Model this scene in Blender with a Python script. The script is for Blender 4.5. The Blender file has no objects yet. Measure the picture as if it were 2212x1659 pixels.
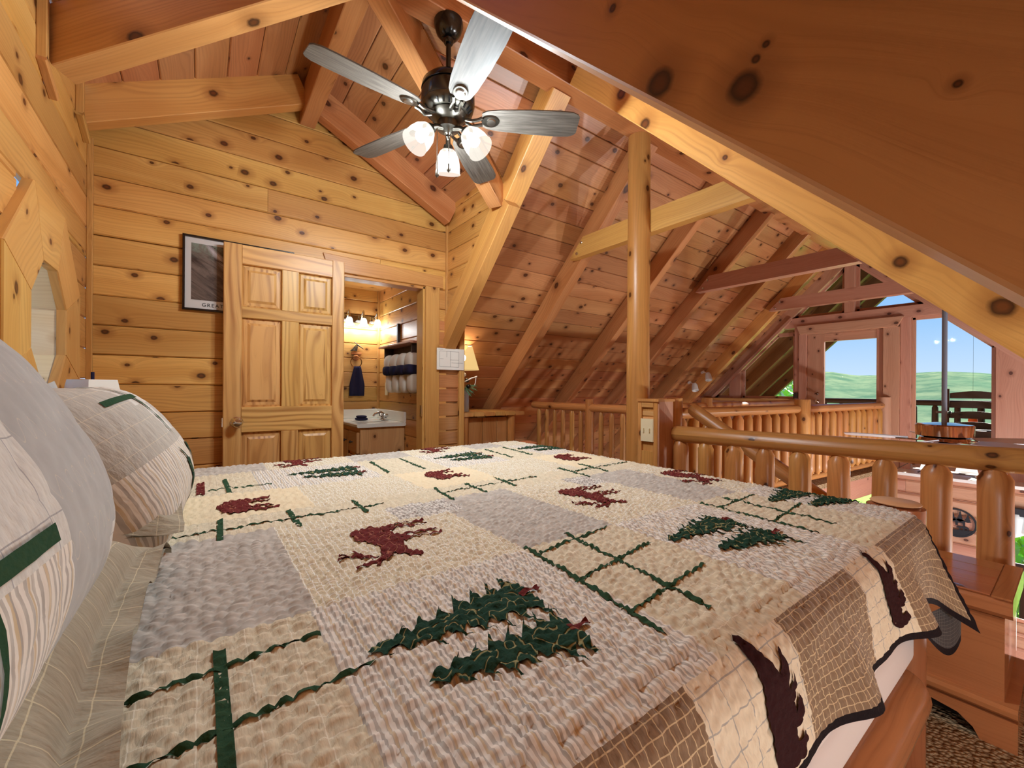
import bpy, bmesh, math, random
import numpy as np
from mathutils import Vector, Matrix
R = random.Random(7)
S2 = math.sqrt(2)
sc = bpy.context.scene
COL = sc.collection

# ------------------------------------------------------------------ camera, world, sun, exposure
CAMZ = 1.13
cam_d = bpy.data.cameras.new('camera')
cam = bpy.data.objects.new('camera', cam_d); COL.objects.link(cam)
cam_d.sensor_fit = 'HORIZONTAL'; cam_d.sensor_width = 36.0
cam_d.lens = 910.0 / 2212.0 * 36.0
cam_d.shift_y = (839.36 - 829.5) / 2212.0
cam_d.clip_start = 0.02; cam_d.clip_end = 2000
Mc = [[0.80432681, -0.59415667, 0.00602027], [0.00506598, -0.00327431, -0.99998181], [0.59416557, 0.80434267, 0.00037636]]
rx, dn, fw = [Vector(r) for r in Mc]
m = Matrix.Identity(4)
for i in range(3):
    m[i][0] = rx[i]; m[i][1] = -dn[i]; m[i][2] = -fw[i]
m[2][3] = CAMZ
cam.matrix_world = m
sc.camera = cam
sc.view_settings.view_transform = 'Standard'
sc.view_settings.look = 'None'
sc.view_settings.exposure = 0.2
sc.view_settings.gamma = 1.0
sc.view_settings.use_curve_mapping = False
sc.cycles.max_bounces = 7
sc.cycles.diffuse_bounces = 4
sc.cycles.glossy_bounces = 3
sc.cycles.transparent_max_bounces = 16
sc.cycles.caustics_reflective = False
sc.cycles.caustics_refractive = False
sc.cycles.sample_clamp_indirect = 6.0

def lin(r, g, b):
    f = lambda c: (c / 255 / 12.92) if c / 255 <= 0.04045 else ((c / 255 + 0.055) / 1.055) ** 2.4
    return (f(r), f(g), f(b), 1.0)

world = bpy.data.worlds.new('sky'); sc.world = world; world.use_nodes = True
wt = world.node_tree; wt.nodes.clear()
wo = wt.nodes.new('ShaderNodeOutputWorld'); wb = wt.nodes.new('ShaderNodeBackground')
wc = wt.nodes.new('ShaderNodeTexCoord'); ws = wt.nodes.new('ShaderNodeSeparateXYZ'); wr = wt.nodes.new('ShaderNodeValToRGB')
wt.links.new(wc.outputs['Generated'], ws.inputs[0]); wt.links.new(ws.outputs['Z'], wr.inputs[0])
wr.color_ramp.elements[0].position = 0.0; wr.color_ramp.elements[0].color = lin(198, 218, 240)
wr.color_ramp.elements[1].position = 0.6; wr.color_ramp.elements[1].color = lin(92, 150, 226)
e = wr.color_ramp.elements.new(0.12); e.color = lin(150, 192, 238)
e = wr.color_ramp.elements.new(0.25); e.color = lin(116, 172, 232)
wt.links.new(wr.outputs[0], wb.inputs[0]); wb.inputs[1].default_value = 1.08
wt.links.new(wb.outputs[0], wo.inputs[0])

sun_d = bpy.data.lights.new('sun', 'SUN'); sun_d.energy = 18.0; sun_d.angle = math.radians(0.6); sun_d.color = (1.0, 0.95, 0.86)
sun = bpy.data.objects.new('sun', sun_d); COL.objects.link(sun)
sun.rotation_euler = Vector((-0.90, 0.12, -0.40)).to_track_quat('-Z', 'Y').to_euler()
FAN_W = 28.0      # watts of each bulb of the bedroom fan
BATH_W = 3.6
SIDE_FILL_W = 12.0  # unseen fill lamps added along the near side of the bed
LOW_FILL_W = 320.0     # unseen fill lamps added on the lower level of the great room
LAMP_W = 7.0
GREAT_W = 4.0   # each bulb of the great room fan's light kit

# ------------------------------------------------------------------ node helper + materials
class NT:
    def __init__(s, name):
        s.m = bpy.data.materials.new(name); s.m.use_nodes = True
        s.t = s.m.node_tree; s.t.nodes.clear()
        s.out = s.n('ShaderNodeOutputMaterial')
    def n(s, typ, **kw):
        nd = s.t.nodes.new(typ)
        for k, v in kw.items(): setattr(nd, k, v)
        return nd
    def set(s, sock, v):
        if v is None: return
        if hasattr(v, 'is_output') or isinstance(v, bpy.types.NodeSocket): s.t.links.new(v, sock)
        else: sock.default_value = v
    def math(s, op, a, b=None, c=None, clamp=False):
        nd = s.n('ShaderNodeMath', operation=op, use_clamp=clamp)
        for i, v in enumerate((a, b, c)): s.set(nd.inputs[i], v)
        return nd.outputs[0]
    def mix(s, f, a, b, typ='MIX'):
        nd = s.n('ShaderNodeMix', data_type='RGBA', blend_type=typ, clamp_factor=True)
        s.set(nd.inputs[0], f); s.set(nd.inputs[6], a); s.set(nd.inputs[7], b)
        return nd.outputs[2]
    def ramp(s, f, lo, hi, a=0.0, b=1.0):
        nd = s.n('ShaderNodeMapRange', clamp=True)
        for i, v in enumerate((f, lo, hi, a, b)): s.set(nd.inputs[i], v)
        return nd.outputs[0]
    def comb(s, x, y, z=0.0):
        nd = s.n('ShaderNodeCombineXYZ')
        for i, v in enumerate((x, y, z)): s.set(nd.inputs[i], v)
        return nd.outputs[0]
    def noise(s, vec, scale, detail=2.0, rough=0.5, dist=0.0):
        nd = s.n('ShaderNodeTexNoise')
        s.set(nd.inputs['Vector'], vec); nd.inputs['Scale'].default_value = scale
        nd.inputs['Detail'].default_value = detail; nd.inputs['Roughness'].default_value = rough
        nd.inputs['Distortion'].default_value = dist
        return nd.outputs[0]
    def voro(s, vec, scale, feature='F1', dims='2D', rand=1.0):
        nd = s.n('ShaderNodeTexVoronoi', feature=feature, voronoi_dimensions=dims)
        s.set(nd.inputs['Vector'], vec); nd.inputs['Scale'].default_value = scale
        nd.inputs['Randomness'].default_value = rand
        return nd
    def uv(s):
        nd = s.n('ShaderNodeUVMap'); nd.uv_map = 'UVMap'
        sp = s.n('ShaderNodeSeparateXYZ'); s.t.links.new(nd.outputs[0], sp.inputs[0])
        return sp.outputs[0], sp.outputs[1]
    def bsdf(s, color, rough=0.5, spec=0.5, metal=0.0, bump=None, bstr=0.2, bdist=0.01, **kw):
        b = s.n('ShaderNodeBsdfPrincipled')
        s.set(b.inputs['Base Color'], color); s.set(b.inputs['Roughness'], rough)
        b.inputs['Specular IOR Level'].default_value = spec; b.inputs['Metallic'].default_value = metal
        for k, v in kw.items(): s.set(b.inputs[k.replace('_', ' ')], v)
        if bump is not None:
            bn = s.n('ShaderNodeBump'); bn.inputs['Strength'].default_value = bstr; bn.inputs['Distance'].default_value = bdist
            s.set(bn.inputs['Height'], bump); s.t.links.new(bn.outputs[0], b.inputs['Normal'])
        s.t.links.new(b.outputs[0], s.out.inputs[0])
        return b

def pine(name, light, mid, dark, knot=0.5, rough=0.38, rings=62.0, ringamt=0.30, vary=0.22, ks=4.9, spec=0.4, warp=0.19, spots=None):
    t = NT(name)
    u, v = t.uv()
    oi = t.n('ShaderNodeObjectInfo'); rnd = oi.outputs['Random']
    u0, v0 = u, v
    u = t.math('ADD', u, t.math('MULTIPLY', rnd, 37.0)); v = t.math('ADD', v, t.math('MULTIPLY', rnd, 19.3))
    # knots: one may sit in each cell
    kv = t.voro(t.comb(t.math('MULTIPLY', u, 0.82), t.math('MULTIPLY', v, 1.12)), ks)
    d = kv.outputs['Distance']
    spc = t.n('ShaderNodeSeparateColor'); t.t.links.new(kv.outputs['Color'], spc.inputs[0])
    has = t.math('LESS_THAN', spc.outputs[0], knot)
    rad = t.math('MULTIPLY_ADD', spc.outputs[1], 0.070, 0.042)
    rad = t.math('MULTIPLY', rad, has)
    wob = t.math('MULTIPLY', t.math('SUBTRACT', t.noise(t.comb(u, v), 60.0, 2), 0.5), 0.03)
    dk = t.math('ADD', d, wob)
    if spots:      # knots at known places on the one timber that wears this wood
        dmin = None
        for (su, sv, sr) in spots:
            q = t.math('SQRT', t.math('ADD', t.math('POWER', t.math('MULTIPLY', t.math('SUBTRACT', u0, su), 0.85), 2.0), t.math('POWER', t.math('SUBTRACT', t.math('ABSOLUTE', v0), abs(sv)), 2.0)))
            q = t.math('DIVIDE', q, sr); dmin = q if dmin is None else t.math('MINIMUM', dmin, q)
        d = t.math('MULTIPLY', dmin, 0.06); dk = t.math('ADD', d, t.math('MULTIPLY', wob, 0.4)); rad = 0.06; has = 1.0
    core = t.ramp(t.math('DIVIDE', dk, t.math('ADD', rad, 0.0005)), 1.0, 0.62)
    halo = t.ramp(t.math('DIVIDE', dk, t.math('ADD', rad, 0.0005)), 2.6, 0.9)
    bend = t.math('MULTIPLY', t.math('EXPONENT', t.math('MULTIPLY', t.math('POWER', t.math('DIVIDE', d, 0.2), 2.0), -1.0)), t.math('MULTIPLY', has, 0.022))
    low = t.noise(t.comb(t.math('MULTIPLY', u, 0.9), t.math('MULTIPLY', v, 5.0)), 1.0, 2)
    vv = t.math('ADD', t.math('ADD', v, bend), t.math('MULTIPLY', low, warp))
    ring = t.math('SINE', t.math('MULTIPLY', vv, rings * 6.283 / 1.0))
    ring = t.math('POWER', t.math('MULTIPLY_ADD', ring, 0.5, 0.5), 2.2)
    ring = t.math('MULTIPLY', ring, t.ramp(t.noise(t.comb(t.math('MULTIPLY', u, 1.3), t.math('MULTIPLY', v, 7.0)), 1.0, 2), 0.35, 0.7, 0.25, 1.0))
    wide = t.noise(t.comb(t.math('MULTIPLY', u, 0.5), t.math('MULTIPLY', vv, 9.0)), 1.0, 2)
    streak = t.noise(t.comb(t.math('MULTIPLY', u, 3.0), t.math('MULTIPLY', vv, 160.0)), 1.0, 3, 0.6)
    blot = t.noise(t.comb(u, t.math('MULTIPLY', v, 2.0)), 2.3, 3)
    c = t.mix(t.ramp(wide, 0.3, 0.7), light, mid)
    c = t.mix(t.math('MULTIPLY', ring, ringamt), c, dark)
    c = t.mix(t.ramp(streak, 0.52, 0.78, 0.0, 0.35), c, dark)
    c = t.mix(t.ramp(blot, 0.5, 0.8, 0.0, 0.35), c, mid)
    c = t.mix(t.math('MULTIPLY', halo, 0.6), c, dark)
    ring2 = t.ramp(t.math('DIVIDE', dk, t.math('ADD', rad, 0.0005)), 0.25, 0.6)
    kcol = t.mix(ring2, (dark[0] * 0.42, dark[1] * 0.30, dark[2] * 0.28, 1), (dark[0] * 0.13, dark[1] * 0.10, dark[2] * 0.12, 1))
    c = t.mix(t.math('MULTIPLY', core, 0.93), c, kcol)
    hs = t.n('ShaderNodeHueSaturation')
    t.set(hs.inputs['Value'], t.math('MULTIPLY_ADD', rnd, vary, 1.0 - vary / 2))
    t.set(hs.inputs['Hue'], t.math('MULTIPLY_ADD', t.math('FRACT', t.math('MULTIPLY', rnd, 7.3)), 0.016, 0.492))
    t.set(hs.inputs['Color'], c)
    t.bsdf(hs.outputs[0], rough, spec, bump=t.math('ADD', streak, t.math('MULTIPLY', core, -1.5)), bstr=0.12, bdist=0.002)
    return t.m

M = {}
M['wall'] = pine('honey_pine_boards', lin(218, 168, 98), lin(196, 140, 72), lin(142, 86, 40), 0.8, vary=0.34)
M['ceil'] = pine('ceiling_pine_boards', lin(198, 142, 96), lin(178, 118, 74), lin(126, 74, 44), 0.75, vary=0.32, rough=0.3, spec=0.5)
M['beam'] = pine('timber_beam', lin(200, 144, 92), lin(178, 118, 68), lin(130, 78, 42), 0.4, ks=3.0, rings=55)
M['bigbeam'] = pine('broad_dark_beam', lin(196, 138, 88), lin(176, 116, 70), lin(128, 76, 44), 0.55, ks=2.6, rings=38, ringamt=0.16, spots=[(1.39, -0.856, .024), (1.25, -0.889, .022), (1.259, -0.918, .006), (1.2586, -0.934, .005), (1.58, -0.918, .008), (1.044, -0.948, .004)])
M['knotbeam'] = pine('golden_knotty_rafter', lin(220, 168, 96), lin(202, 144, 76), lin(156, 98, 48), 0.45, ks=3.0, rings=60, ringamt=0.3, spots=[(3.316, -0.883, .02), (2.811, -0.871, .03), (2.556, -0.815, .03), (2.058, -0.854, .012), (1.331, -0.754, .008), (1.0435, -0.867, .028), (1.301, -0.8425, .02)])
M['beam_gold'] = pine('golden_timber', lin(220, 168, 96), lin(202, 144, 76), lin(156, 98, 48), 0.45, ks=3.0, rings=60, ringamt=0.3)
M['log'] = pine('peeled_log', lin(206, 150, 88), lin(184, 124, 66), lin(138, 84, 44), 0.45, ks=5.5, rings=45, ringamt=0.3, rough=0.33)
M['bedlog'] = pine('varnished_bed_log', lin(178, 116, 76), lin(156, 96, 60), lin(112, 66, 42), 0.3, ks=5.0, rings=40, ringamt=0.25, rough=0.22, spec=0.6)
M['door'] = pine('six_panel_pine', lin(224, 180, 114), lin(208, 156, 86), lin(148, 92, 42), 0.0, rings=24, ringamt=0.85, vary=0.14, warp=0.26)
M['trim'] = pine('light_trim', lin(214, 164, 98), lin(194, 138, 74), lin(148, 92, 46), 0.25, vary=0.15)
M['octo'] = pine('yellow_trim', lin(222, 176, 104), lin(206, 152, 82), lin(166, 108, 54), 0.55, vary=0.14, rings=45)
M['jamb'] = pine('daylit_window_jamb', lin(244, 226, 190), lin(236, 210, 166), lin(206, 168, 116), 0.5, vary=0.08, ringamt=0.2)  # paler than the trim: daylight in the reveal is put into the wood
M['chest'] = pine('cedar_chest_wood', lin(192, 124, 80), lin(174, 106, 66), lin(134, 78, 48), 0.12, ringamt=0.10, rough=0.16, spec=0.65, vary=0.1)
M['red'] = pine('reddish_timber', lin(206, 158, 132), lin(192, 138, 112), lin(150, 98, 76), 0.45, vary=0.15)
M['vanity'] = pine('vanity_pine', lin(222, 174, 118), lin(204, 150, 96), lin(160, 106, 62), 0.4, vary=0.12)
M['darklog'] = pine('weathered_dark_log', lin(74, 54, 44), lin(58, 42, 34), lin(34, 24, 20), 0.2, rough=0.6)
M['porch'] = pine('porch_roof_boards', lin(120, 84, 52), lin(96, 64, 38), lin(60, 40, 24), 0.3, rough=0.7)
M['deck'] = pine('grey_deck_board', lin(150, 140, 132), lin(128, 120, 112), lin(96, 88, 82), 0.1, rough=0.8)

def plain(name, col, rough=0.5, spec=0.5, metal=0.0, **kw):
    t = NT(name); t.bsdf(col, rough, spec, metal, **kw); return t.m
M['black'] = plain('black_enamel', lin(14, 16, 18), 0.18, 0.7)
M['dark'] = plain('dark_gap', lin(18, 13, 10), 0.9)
M['nickel'] = plain('brushed_nickel', lin(150, 146, 138), 0.28, metal=1.0)
M['pewter'] = plain('antique_pewter', lin(92, 88, 80), 0.33, metal=1.0)
M['chrome'] = plain('chrome', lin(215, 215, 215), 0.08, metal=1.0)
M['copper'] = plain('copper', lin(178, 148, 132), 0.10, metal=1.0)
M['greyrod'] = plain('grey_painted_rod', lin(120, 126, 138), 0.45)
M['endgrain_lit'] = plain('lit_end_grain', lin(222, 176, 132), 0.35)  # end grain paled to carry the light on the post top
M['iron'] = plain('black_iron', lin(26, 26, 32), 0.5)
M['white'] = plain('white_enamel', lin(238, 238, 234), 0.3)
M['ivory'] = plain('ivory_plastic', lin(236, 226, 190), 0.4)
M['marble'] = plain('cultured_marble', lin(240, 236, 224), 0.15)
M['navy'] = plain('navy_cloth', lin(44, 42, 66), 0.95, 0.1)
M['paper'] = plain('paper', lin(236, 234, 226), 0.8)
M['ink'] = plain('black_ink', lin(40, 40, 40), 0.8)
M['greyblade'] = None
M['silver'] = plain('painted_blade', lin(200, 204, 212), 0.3)
M['orange'] = plain('orange_plastic', lin(240, 110, 40), 0.4)
M['galv'] = plain('galvanised_metal', lin(176, 184, 190), 0.4, metal=0.7)
M['mattress'] = plain('white_sheet', lin(226, 216, 212), 0.95, 0.1)
M['curtain'] = plain('white_curtain', lin(216, 226, 228), 0.9, 0.1)
M['rod_dark'] = plain('dark_valance', lin(32, 34, 42), 0.7)
M['towel'] = plain('cream_towel', lin(228, 220, 206), 0.98, 0.05)
M['trunk'] = plain('bark', lin(78, 58, 42), 0.9)

def cloth(name, fn):
    t = NT(name); u, v = t.uv(); col, bump, bs = fn(t, u, v)
    t.bsdf(col, 0.95, 0.15, bump=bump, bstr=bs, bdist=0.004, Sheen_Weight=0.15)
    return t.m
def lines(t, x, period, width):     # 1 on the line
    f = t.math('FRACT', t.math('DIVIDE', x, period)); f = t.math('ABSOLUTE', t.math('SUBTRACT', f, 0.5))
    return t.math('GREATER_THAN', f, 0.5 - width / period / 2)
def c_cream(t, u, v):
    n = t.noise(t.comb(t.math('MULTIPLY', u, 1.0), v), 45, 3)
    return t.mix(n, lin(240, 226, 194), lin(226, 208, 172)), t.noise(t.comb(u, v), 220, 2), 0.35
def gauze(a, b, line, pu=0.011, pv=0.0125, w=0.0015):
    def f(t, u, v):
        du = t.math('MULTIPLY_ADD', t.noise(t.comb(u, v), 30, 2), 0.004, u); dv = t.math('MULTIPLY_ADD', t.noise(t.comb(v, u), 30, 2), 0.004, v)
        g = t.math('MAXIMUM', lines(t, du, pu, w), lines(t, dv, pv, w))
        n = t.noise(t.comb(t.math('MULTIPLY', u, 3.0), v), 60, 3)
        base = t.mix(t.ramp(n, 0.3, 0.7), a, b)
        return t.mix(g, base, line), t.math('ADD', t.math('MULTIPLY', g, -0.6), n), 0.5
    return f
def stripe(t, u, v):
    n = t.noise(t.comb(t.math('MULTIPLY', u, 1.2), t.math('MULTIPLY', v, 0.3)), 90, 2)
    s1 = lines(t, u, 0.0082, 0.0036); s2 = lines(t, u, 0.0211, 0.0026)
    c = t.mix(s1, lin(230, 224, 214), lin(174, 168, 160)); c = t.mix(s2, c, lin(204, 184, 150))
    c = t.mix(t.ramp(n, 0.35, 0.75, 0, 0.45), c, lin(244, 238, 226))
    return c, n, 0.5
def check(t, u, v):
    g = t.math('MULTIPLY_ADD', lines(t, u, 0.012, 0.006), 0.5, t.math('MULTIPLY', lines(t, v, 0.012, 0.006), 0.5))
    return t.mix(g, lin(228, 224, 216), lin(150, 142, 134)), g, 0.3
def grey(t, u, v):
    n = t.noise(t.comb(t.math('MULTIPLY', u, 0.6), t.math('MULTIPLY', v, 1.6)), 40, 3)
    return t.mix(t.ramp(n, 0.3, 0.7), lin(206, 200, 190), lin(170, 162, 152)), n, 0.4
def shamgrey(t, u, v):
    n = t.noise(t.comb(u, v), 25, 3)
    dv = t.math('ADD', v, t.math('MULTIPLY', t.math('SINE', t.math('MULTIPLY', u, 260.0)), 0.010))
    st = lines(t, dv, 0.055, 0.0016)
    c = t.mix(t.ramp(n, 0.3, 0.7), lin(186, 186, 183), lin(172, 172, 170)); c = t.mix(t.math('MULTIPLY', st, 0.5), c, lin(214, 204, 184))
    return c, t.math('ADD', n, t.math('MULTIPLY', st, -0.7)), 0.4
M['q_cream'] = cloth('quilt_cream', c_cream)
M['q_tan'] = cloth('quilt_tan_gauze', gauze(lin(222, 210, 182), lin(204, 190, 160), lin(242, 240, 230)))
M['q_stripe'] = cloth('quilt_stripe', stripe)
M['q_grey'] = cloth('quilt_taupe', grey)
M['q_check'] = cloth('quilt_small_check', check)
M['q_plaid'] = cloth('quilt_oatmeal', gauze(lin(228, 216, 188), lin(204, 192, 166), lin(236, 228, 206), 0.05, 0.03, 0.0013))
M['q_brown'] = cloth('quilt_brown_check', gauze(lin(150, 124, 98), lin(128, 104, 82), lin(208, 184, 146), 0.014, 0.014, 0.0013))
M['q_bear'] = cloth('quilt_bear_ground', gauze(lin(232, 218, 192), lin(220, 204, 178), lin(176, 170, 162), 0.045, 0.032, 0.0018))
M['q_back'] = cloth('quilt_dark_backing', gauze(lin(56, 54, 58), lin(46, 44, 48), lin(120, 116, 110), 0.014, 0.014, 0.0012))
M['s_grey'] = cloth('sham_grey', shamgrey)
M['s_white'] = cloth('sham_white', gauze(lin(226, 224, 216), lin(208, 206, 200), lin(170, 168, 168), 0.06, 0.07, 0.0012))
M['s_mid'] = cloth('sham_grey_beige', gauze(lin(196, 192, 182), lin(182, 178, 170), lin(214, 206, 188), 0.03, 0.05, 0.0014))
M['s_under'] = cloth('sham_khaki', gauze(lin(176, 168, 148), lin(160, 152, 132), lin(206, 198, 168), 0.045, 0.035, 0.0012))
def furry(name, a, b, sc=180):
    t = NT(name); u, v = t.uv(); n = t.noise(t.comb(u, v), sc, 3)
    t.bsdf(t.mix(n, a, b), 0.95, 0.1, bump=n, bstr=0.5, bdist=0.003); return t.m
def stitched(name, a, b, thread):
    t = NT(name); u, v = t.uv(); n = t.noise(t.comb(u, v), 150, 3)
    w = t.noise(t.comb(u, v), 42, 0.0); st = t.ramp(t.math('ABSOLUTE', t.math('SUBTRACT', w, 0.5)), 0.030, 0.012)
    c = t.mix(t.math('MULTIPLY', st, 0.8), t.mix(n, a, b), thread)
    t.bsdf(c, 0.9, 0.15, bump=t.math('ADD', n, t.math('MULTIPLY', st, -2.5)), bstr=0.7, bdist=0.004); return t.m
M['green'] = stitched('green_applique', lin(22, 62, 54), lin(40, 66, 44), lin(168, 160, 112))
M['greenline'] = furry('green_ribbon', lin(40, 76, 58), lin(58, 82, 54))
M['burgundy'] = stitched('burgundy_applique', lin(120, 46, 44), lin(92, 36, 36), lin(176, 112, 92))
M['bearbrown'] = furry('dark_bear_applique', lin(60, 30, 30), lin(44, 22, 24))
M['binding'] = furry('dark_binding', lin(40, 30, 32), lin(28, 22, 24))

def carpet(name, a, b):
    t = NT(name); tc = t.n('ShaderNodeTexCoord')
    vo = t.voro(tc.outputs['Object'], 75, dims='3D'); n = t.noise(tc.outputs['Object'], 6, 2)
    k = t.ramp(vo.outputs['Distance'], 0.15, 0.75)
    c = t.mix(k, a, b); c = t.mix(t.ramp(n, 0.35, 0.7, 0, 0.25), c, b)
    t.bsdf(c, 1.0, 0.05, bump=t.math('SUBTRACT', 1.0, vo.outputs['Distance']), bstr=0.9, bdist=0.012)
    return t.m
M['carpet'] = carpet('berber_carpet', lin(214, 192, 156), lin(140, 112, 82))
def bladewood():
    t = NT('grey_wood_blade'); u, v = t.uv()
    s = t.noise(t.comb(t.math('MULTIPLY', u, 6.0), t.math('MULTIPLY', v, 120.0)), 1.0, 4, 0.6)
    t.bsdf(t.mix(t.ramp(s, 0.3, 0.7), lin(100, 93, 85), lin(56, 51, 46)), 0.5, 0.4); return t.m
M['greyblade'] = bladewood()
def glass():
    t = NT('window_glass')
    tr = t.n('ShaderNodeBsdfTransparent'); gl = t.n('ShaderNodeBsdfGlossy'); gl.inputs['Roughness'].default_value = 0.02
    lw = t.n('ShaderNodeLayerWeight'); lw.inputs[0].default_value = 0.5
    mx = t.n('ShaderNodeMixShader'); t.t.links.new(t.math('MULTIPLY_ADD', t.math('POWER', lw.outputs['Facing'], 5.0), 0.3, 0.002), mx.inputs[0])
    tr.inputs[0].default_value = (0.97, 0.98, 0.97, 1)
    t.t.links.new(tr.outputs[0], mx.inputs[1]); t.t.links.new(gl.outputs[0], mx.inputs[2]); t.t.links.new(mx.outputs[0], t.out.inputs[0])
    return t.m
M['glass'] = glass()
def shade(name, col, strength, trans):
    t = NT(name)
    tr = t.n('ShaderNodeBsdfTransparent'); em = t.n('ShaderNodeEmission'); em.inputs[0].default_value = col; em.inputs[1].default_value = strength
    mx = t.n('ShaderNodeMixShader'); mx.inputs[0].default_value = 1 - trans
    t.t.links.new(tr.outputs[0], mx.inputs[1]); t.t.links.new(em.outputs[0], mx.inputs[2]); t.t.links.new(mx.outputs[0], t.out.inputs[0])
    return t.m
M['fanshade'] = shade('lit_frosted_glass', (1.0, 0.93, 0.82, 1), 1.6, 0.55)
M['lampshade'] = shade('lit_parchment_shade', lin(255, 214, 140), 0.85, 0.35)
M['bulb'] = shade('glowing_bulb', (1.0, 0.95, 0.86, 1), 14.0, 0.0)
M['whiteshade'] = plain('white_fabric_shade', lin(236, 234, 226), 0.9)
def terrain():
    t = NT('green_hills'); tc = t.n('ShaderNodeTexCoord')
    n = t.noise(tc.outputs['Object'], 0.02, 6, 0.65); n2 = t.noise(tc.outputs['Object'], 0.12, 5, 0.7)
    c = t.mix(t.ramp(n, 0.35, 0.65), lin(98, 134, 102), lin(142, 156, 118)); c = t.mix(t.ramp(n2, 0.42, 0.62, 0, 0.7), c, lin(68, 108, 86))
    t.bsdf(c, 1.0, 0.0); return t.m
M['hill'] = terrain()
M['lawn'] = furry('lawn', lin(150, 200, 60), lin(96, 160, 40), 3)
M['leaf'] = plain('leaf_green', lin(150, 196, 84), 0.6)
M['pineneedle'] = plain('needle_green', lin(60, 128, 96), 0.7)
def artprint():
    t = NT('waterfall_print'); u, v = t.uv()
    w = t.math('ADD', v, t.math('MULTIPLY', u, 0.7))
    n = t.noise(t.comb(t.math('MULTIPLY', u, 6.0), t.math('MULTIPLY', w, 22.0)), 1.0, 5, 0.65, 0.8)
    f = t.noise(t.comb(t.math('MULTIPLY', u, 14), t.math('MULTIPLY', v, 14)), 1.0, 5, 0.7, 1.2)
    c = t.mix(t.ramp(n, 0.35, 0.65), lin(54, 46, 44), lin(118, 104, 96))
    top = t.ramp(v, 0.24, 0.34)
    c = t.mix(t.math('MULTIPLY', top, t.ramp(f, 0.4, 0.6)), c, lin(120, 136, 124))
    st = t.math('ABSOLUTE', t.math('SUBTRACT', t.math('ADD', u, t.math('MULTIPLY', v, 0.6)), 0.30))
    c = t.mix(t.math('MULTIPLY', t.ramp(st, 0.035, 0.0), t.ramp(n, 0.4, 0.6)), c, lin(196, 190, 196))
    t.bsdf(c, 0.25, 0.5); return t.m
M['print'] = artprint()

# ------------------------------------------------------------------ mesh helpers
WL = {}
def wl(p): return WL.get(p.name, Vector((0, 0, 0))) if p else Vector((0, 0, 0))
def frames(n, ax):
    n = Vector(n)
    if ax is None: ax = Vector((0, 0, 1)) if abs(n.z) < 0.8 else Vector((1, 0, 0))
    ax = Vector(ax).normalized()
    if abs(n.dot(ax)) > 0.9:
        a = Vector((0, 0, 1)) if abs(n.z) < 0.8 else Vector((1, 0, 0))
        u = (a - n * n.dot(a)).normalized()
    else: u = (ax - n * n.dot(ax)).normalized()
    return u, n.cross(u)
def obj(name, V, F, mat, parent=None, ax=None, smooth=False, uvs=None, kind=None, mi=None):
    V = [Vector(v) for v in V]
    if parent is None:
        xs = [v.x for v in V]; ys = [v.y for v in V]; zs = [v.z for v in V]
        loc = Vector(((min(xs) + max(xs)) / 2, (min(ys) + max(ys)) / 2, min(zs)))
        base = loc
    else:
        loc = Vector((0, 0, 0)); base = wl(parent)
    me = bpy.data.meshes.new(name)
    me.from_pydata([tuple(v - base) for v in V], [], F); me.update()
    mats = mat if isinstance(mat, list) else [mat]
    for m_ in mats: me.materials.append(m_)
    if mi is not None: me.polygons.foreach_set('material_index', mi)
    uvl = me.uv_layers.new(name='UVMap')
    if uvs is not None:
        for lp in me.loops: uvl.data[lp.index].uv = uvs[lp.vertex_index]
    else:
        for p in me.polygons:
            u, w = frames(p.normal, ax)
            for li in p.loop_indices:
                c = V[me.loops[li].vertex_index]; uvl.data[li].uv = (c.dot(u), c.dot(w))
    if smooth:
        me.polygons.foreach_set('use_smooth', [True] * len(me.polygons))
        if smooth != 'all': me.set_sharp_from_angle(angle=math.radians(40))
    o = bpy.data.objects.new(name, me); COL.objects.link(o); o.location = loc
    if parent is not None: o.parent = parent
    WL[o.name] = base
    if kind: o['kind'] = kind
    return o
def tag(o, label, cat, group=None):
    o['label'] = label; o['category'] = cat
    if group: o['group'] = group
    return o
def thing(name, label, cat, loc=(0, 0, 0), group=None):
    o = bpy.data.objects.new(name, None); COL.objects.link(o); o.location = loc; o.empty_display_size = 0.1
    WL[o.name] = Vector(loc); return tag(o, label, cat, group)
def copy_tree(o, parent=None):
    c = o.copy(); COL.objects.link(c)
    if parent is not None: c.parent = parent
    for ch in list(o.children): copy_tree(ch, c)
    return c
def join(*parts):
    V = []; F = []
    for v, f in parts:
        b = len(V); V += list(v); F += [tuple(i + b for i in q) for q in f]
    return V, F
def g_bar(p0, p1, w, h, up=(0, 0, 1), ch=0.004):
    """straight timber from p0 to p1; w across, h along up; softened arrises"""
    p0 = Vector(p0); p1 = Vector(p1); d = (p1 - p0).normalized(); up = Vector(up)
    up = (up - d * up.dot(d)).normalized(); s = d.cross(up)
    c = min(ch, w * 0.3, h * 0.3); a, b = w / 2, h / 2
    prof = [(-a + c, -b), (a - c, -b), (a, -b + c), (a, b - c), (a - c, b), (-a + c, b), (-a, b - c), (-a, -b + c)]
    V = [p + s * x + up * y for p in (p0, p1) for x, y in prof]
    F = [(i, (i + 1) % 8, 8 + (i + 1) % 8, 8 + i) for i in range(8)] + [tuple(range(7, -1, -1)), tuple(range(8, 16))]
    return V, F
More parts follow.
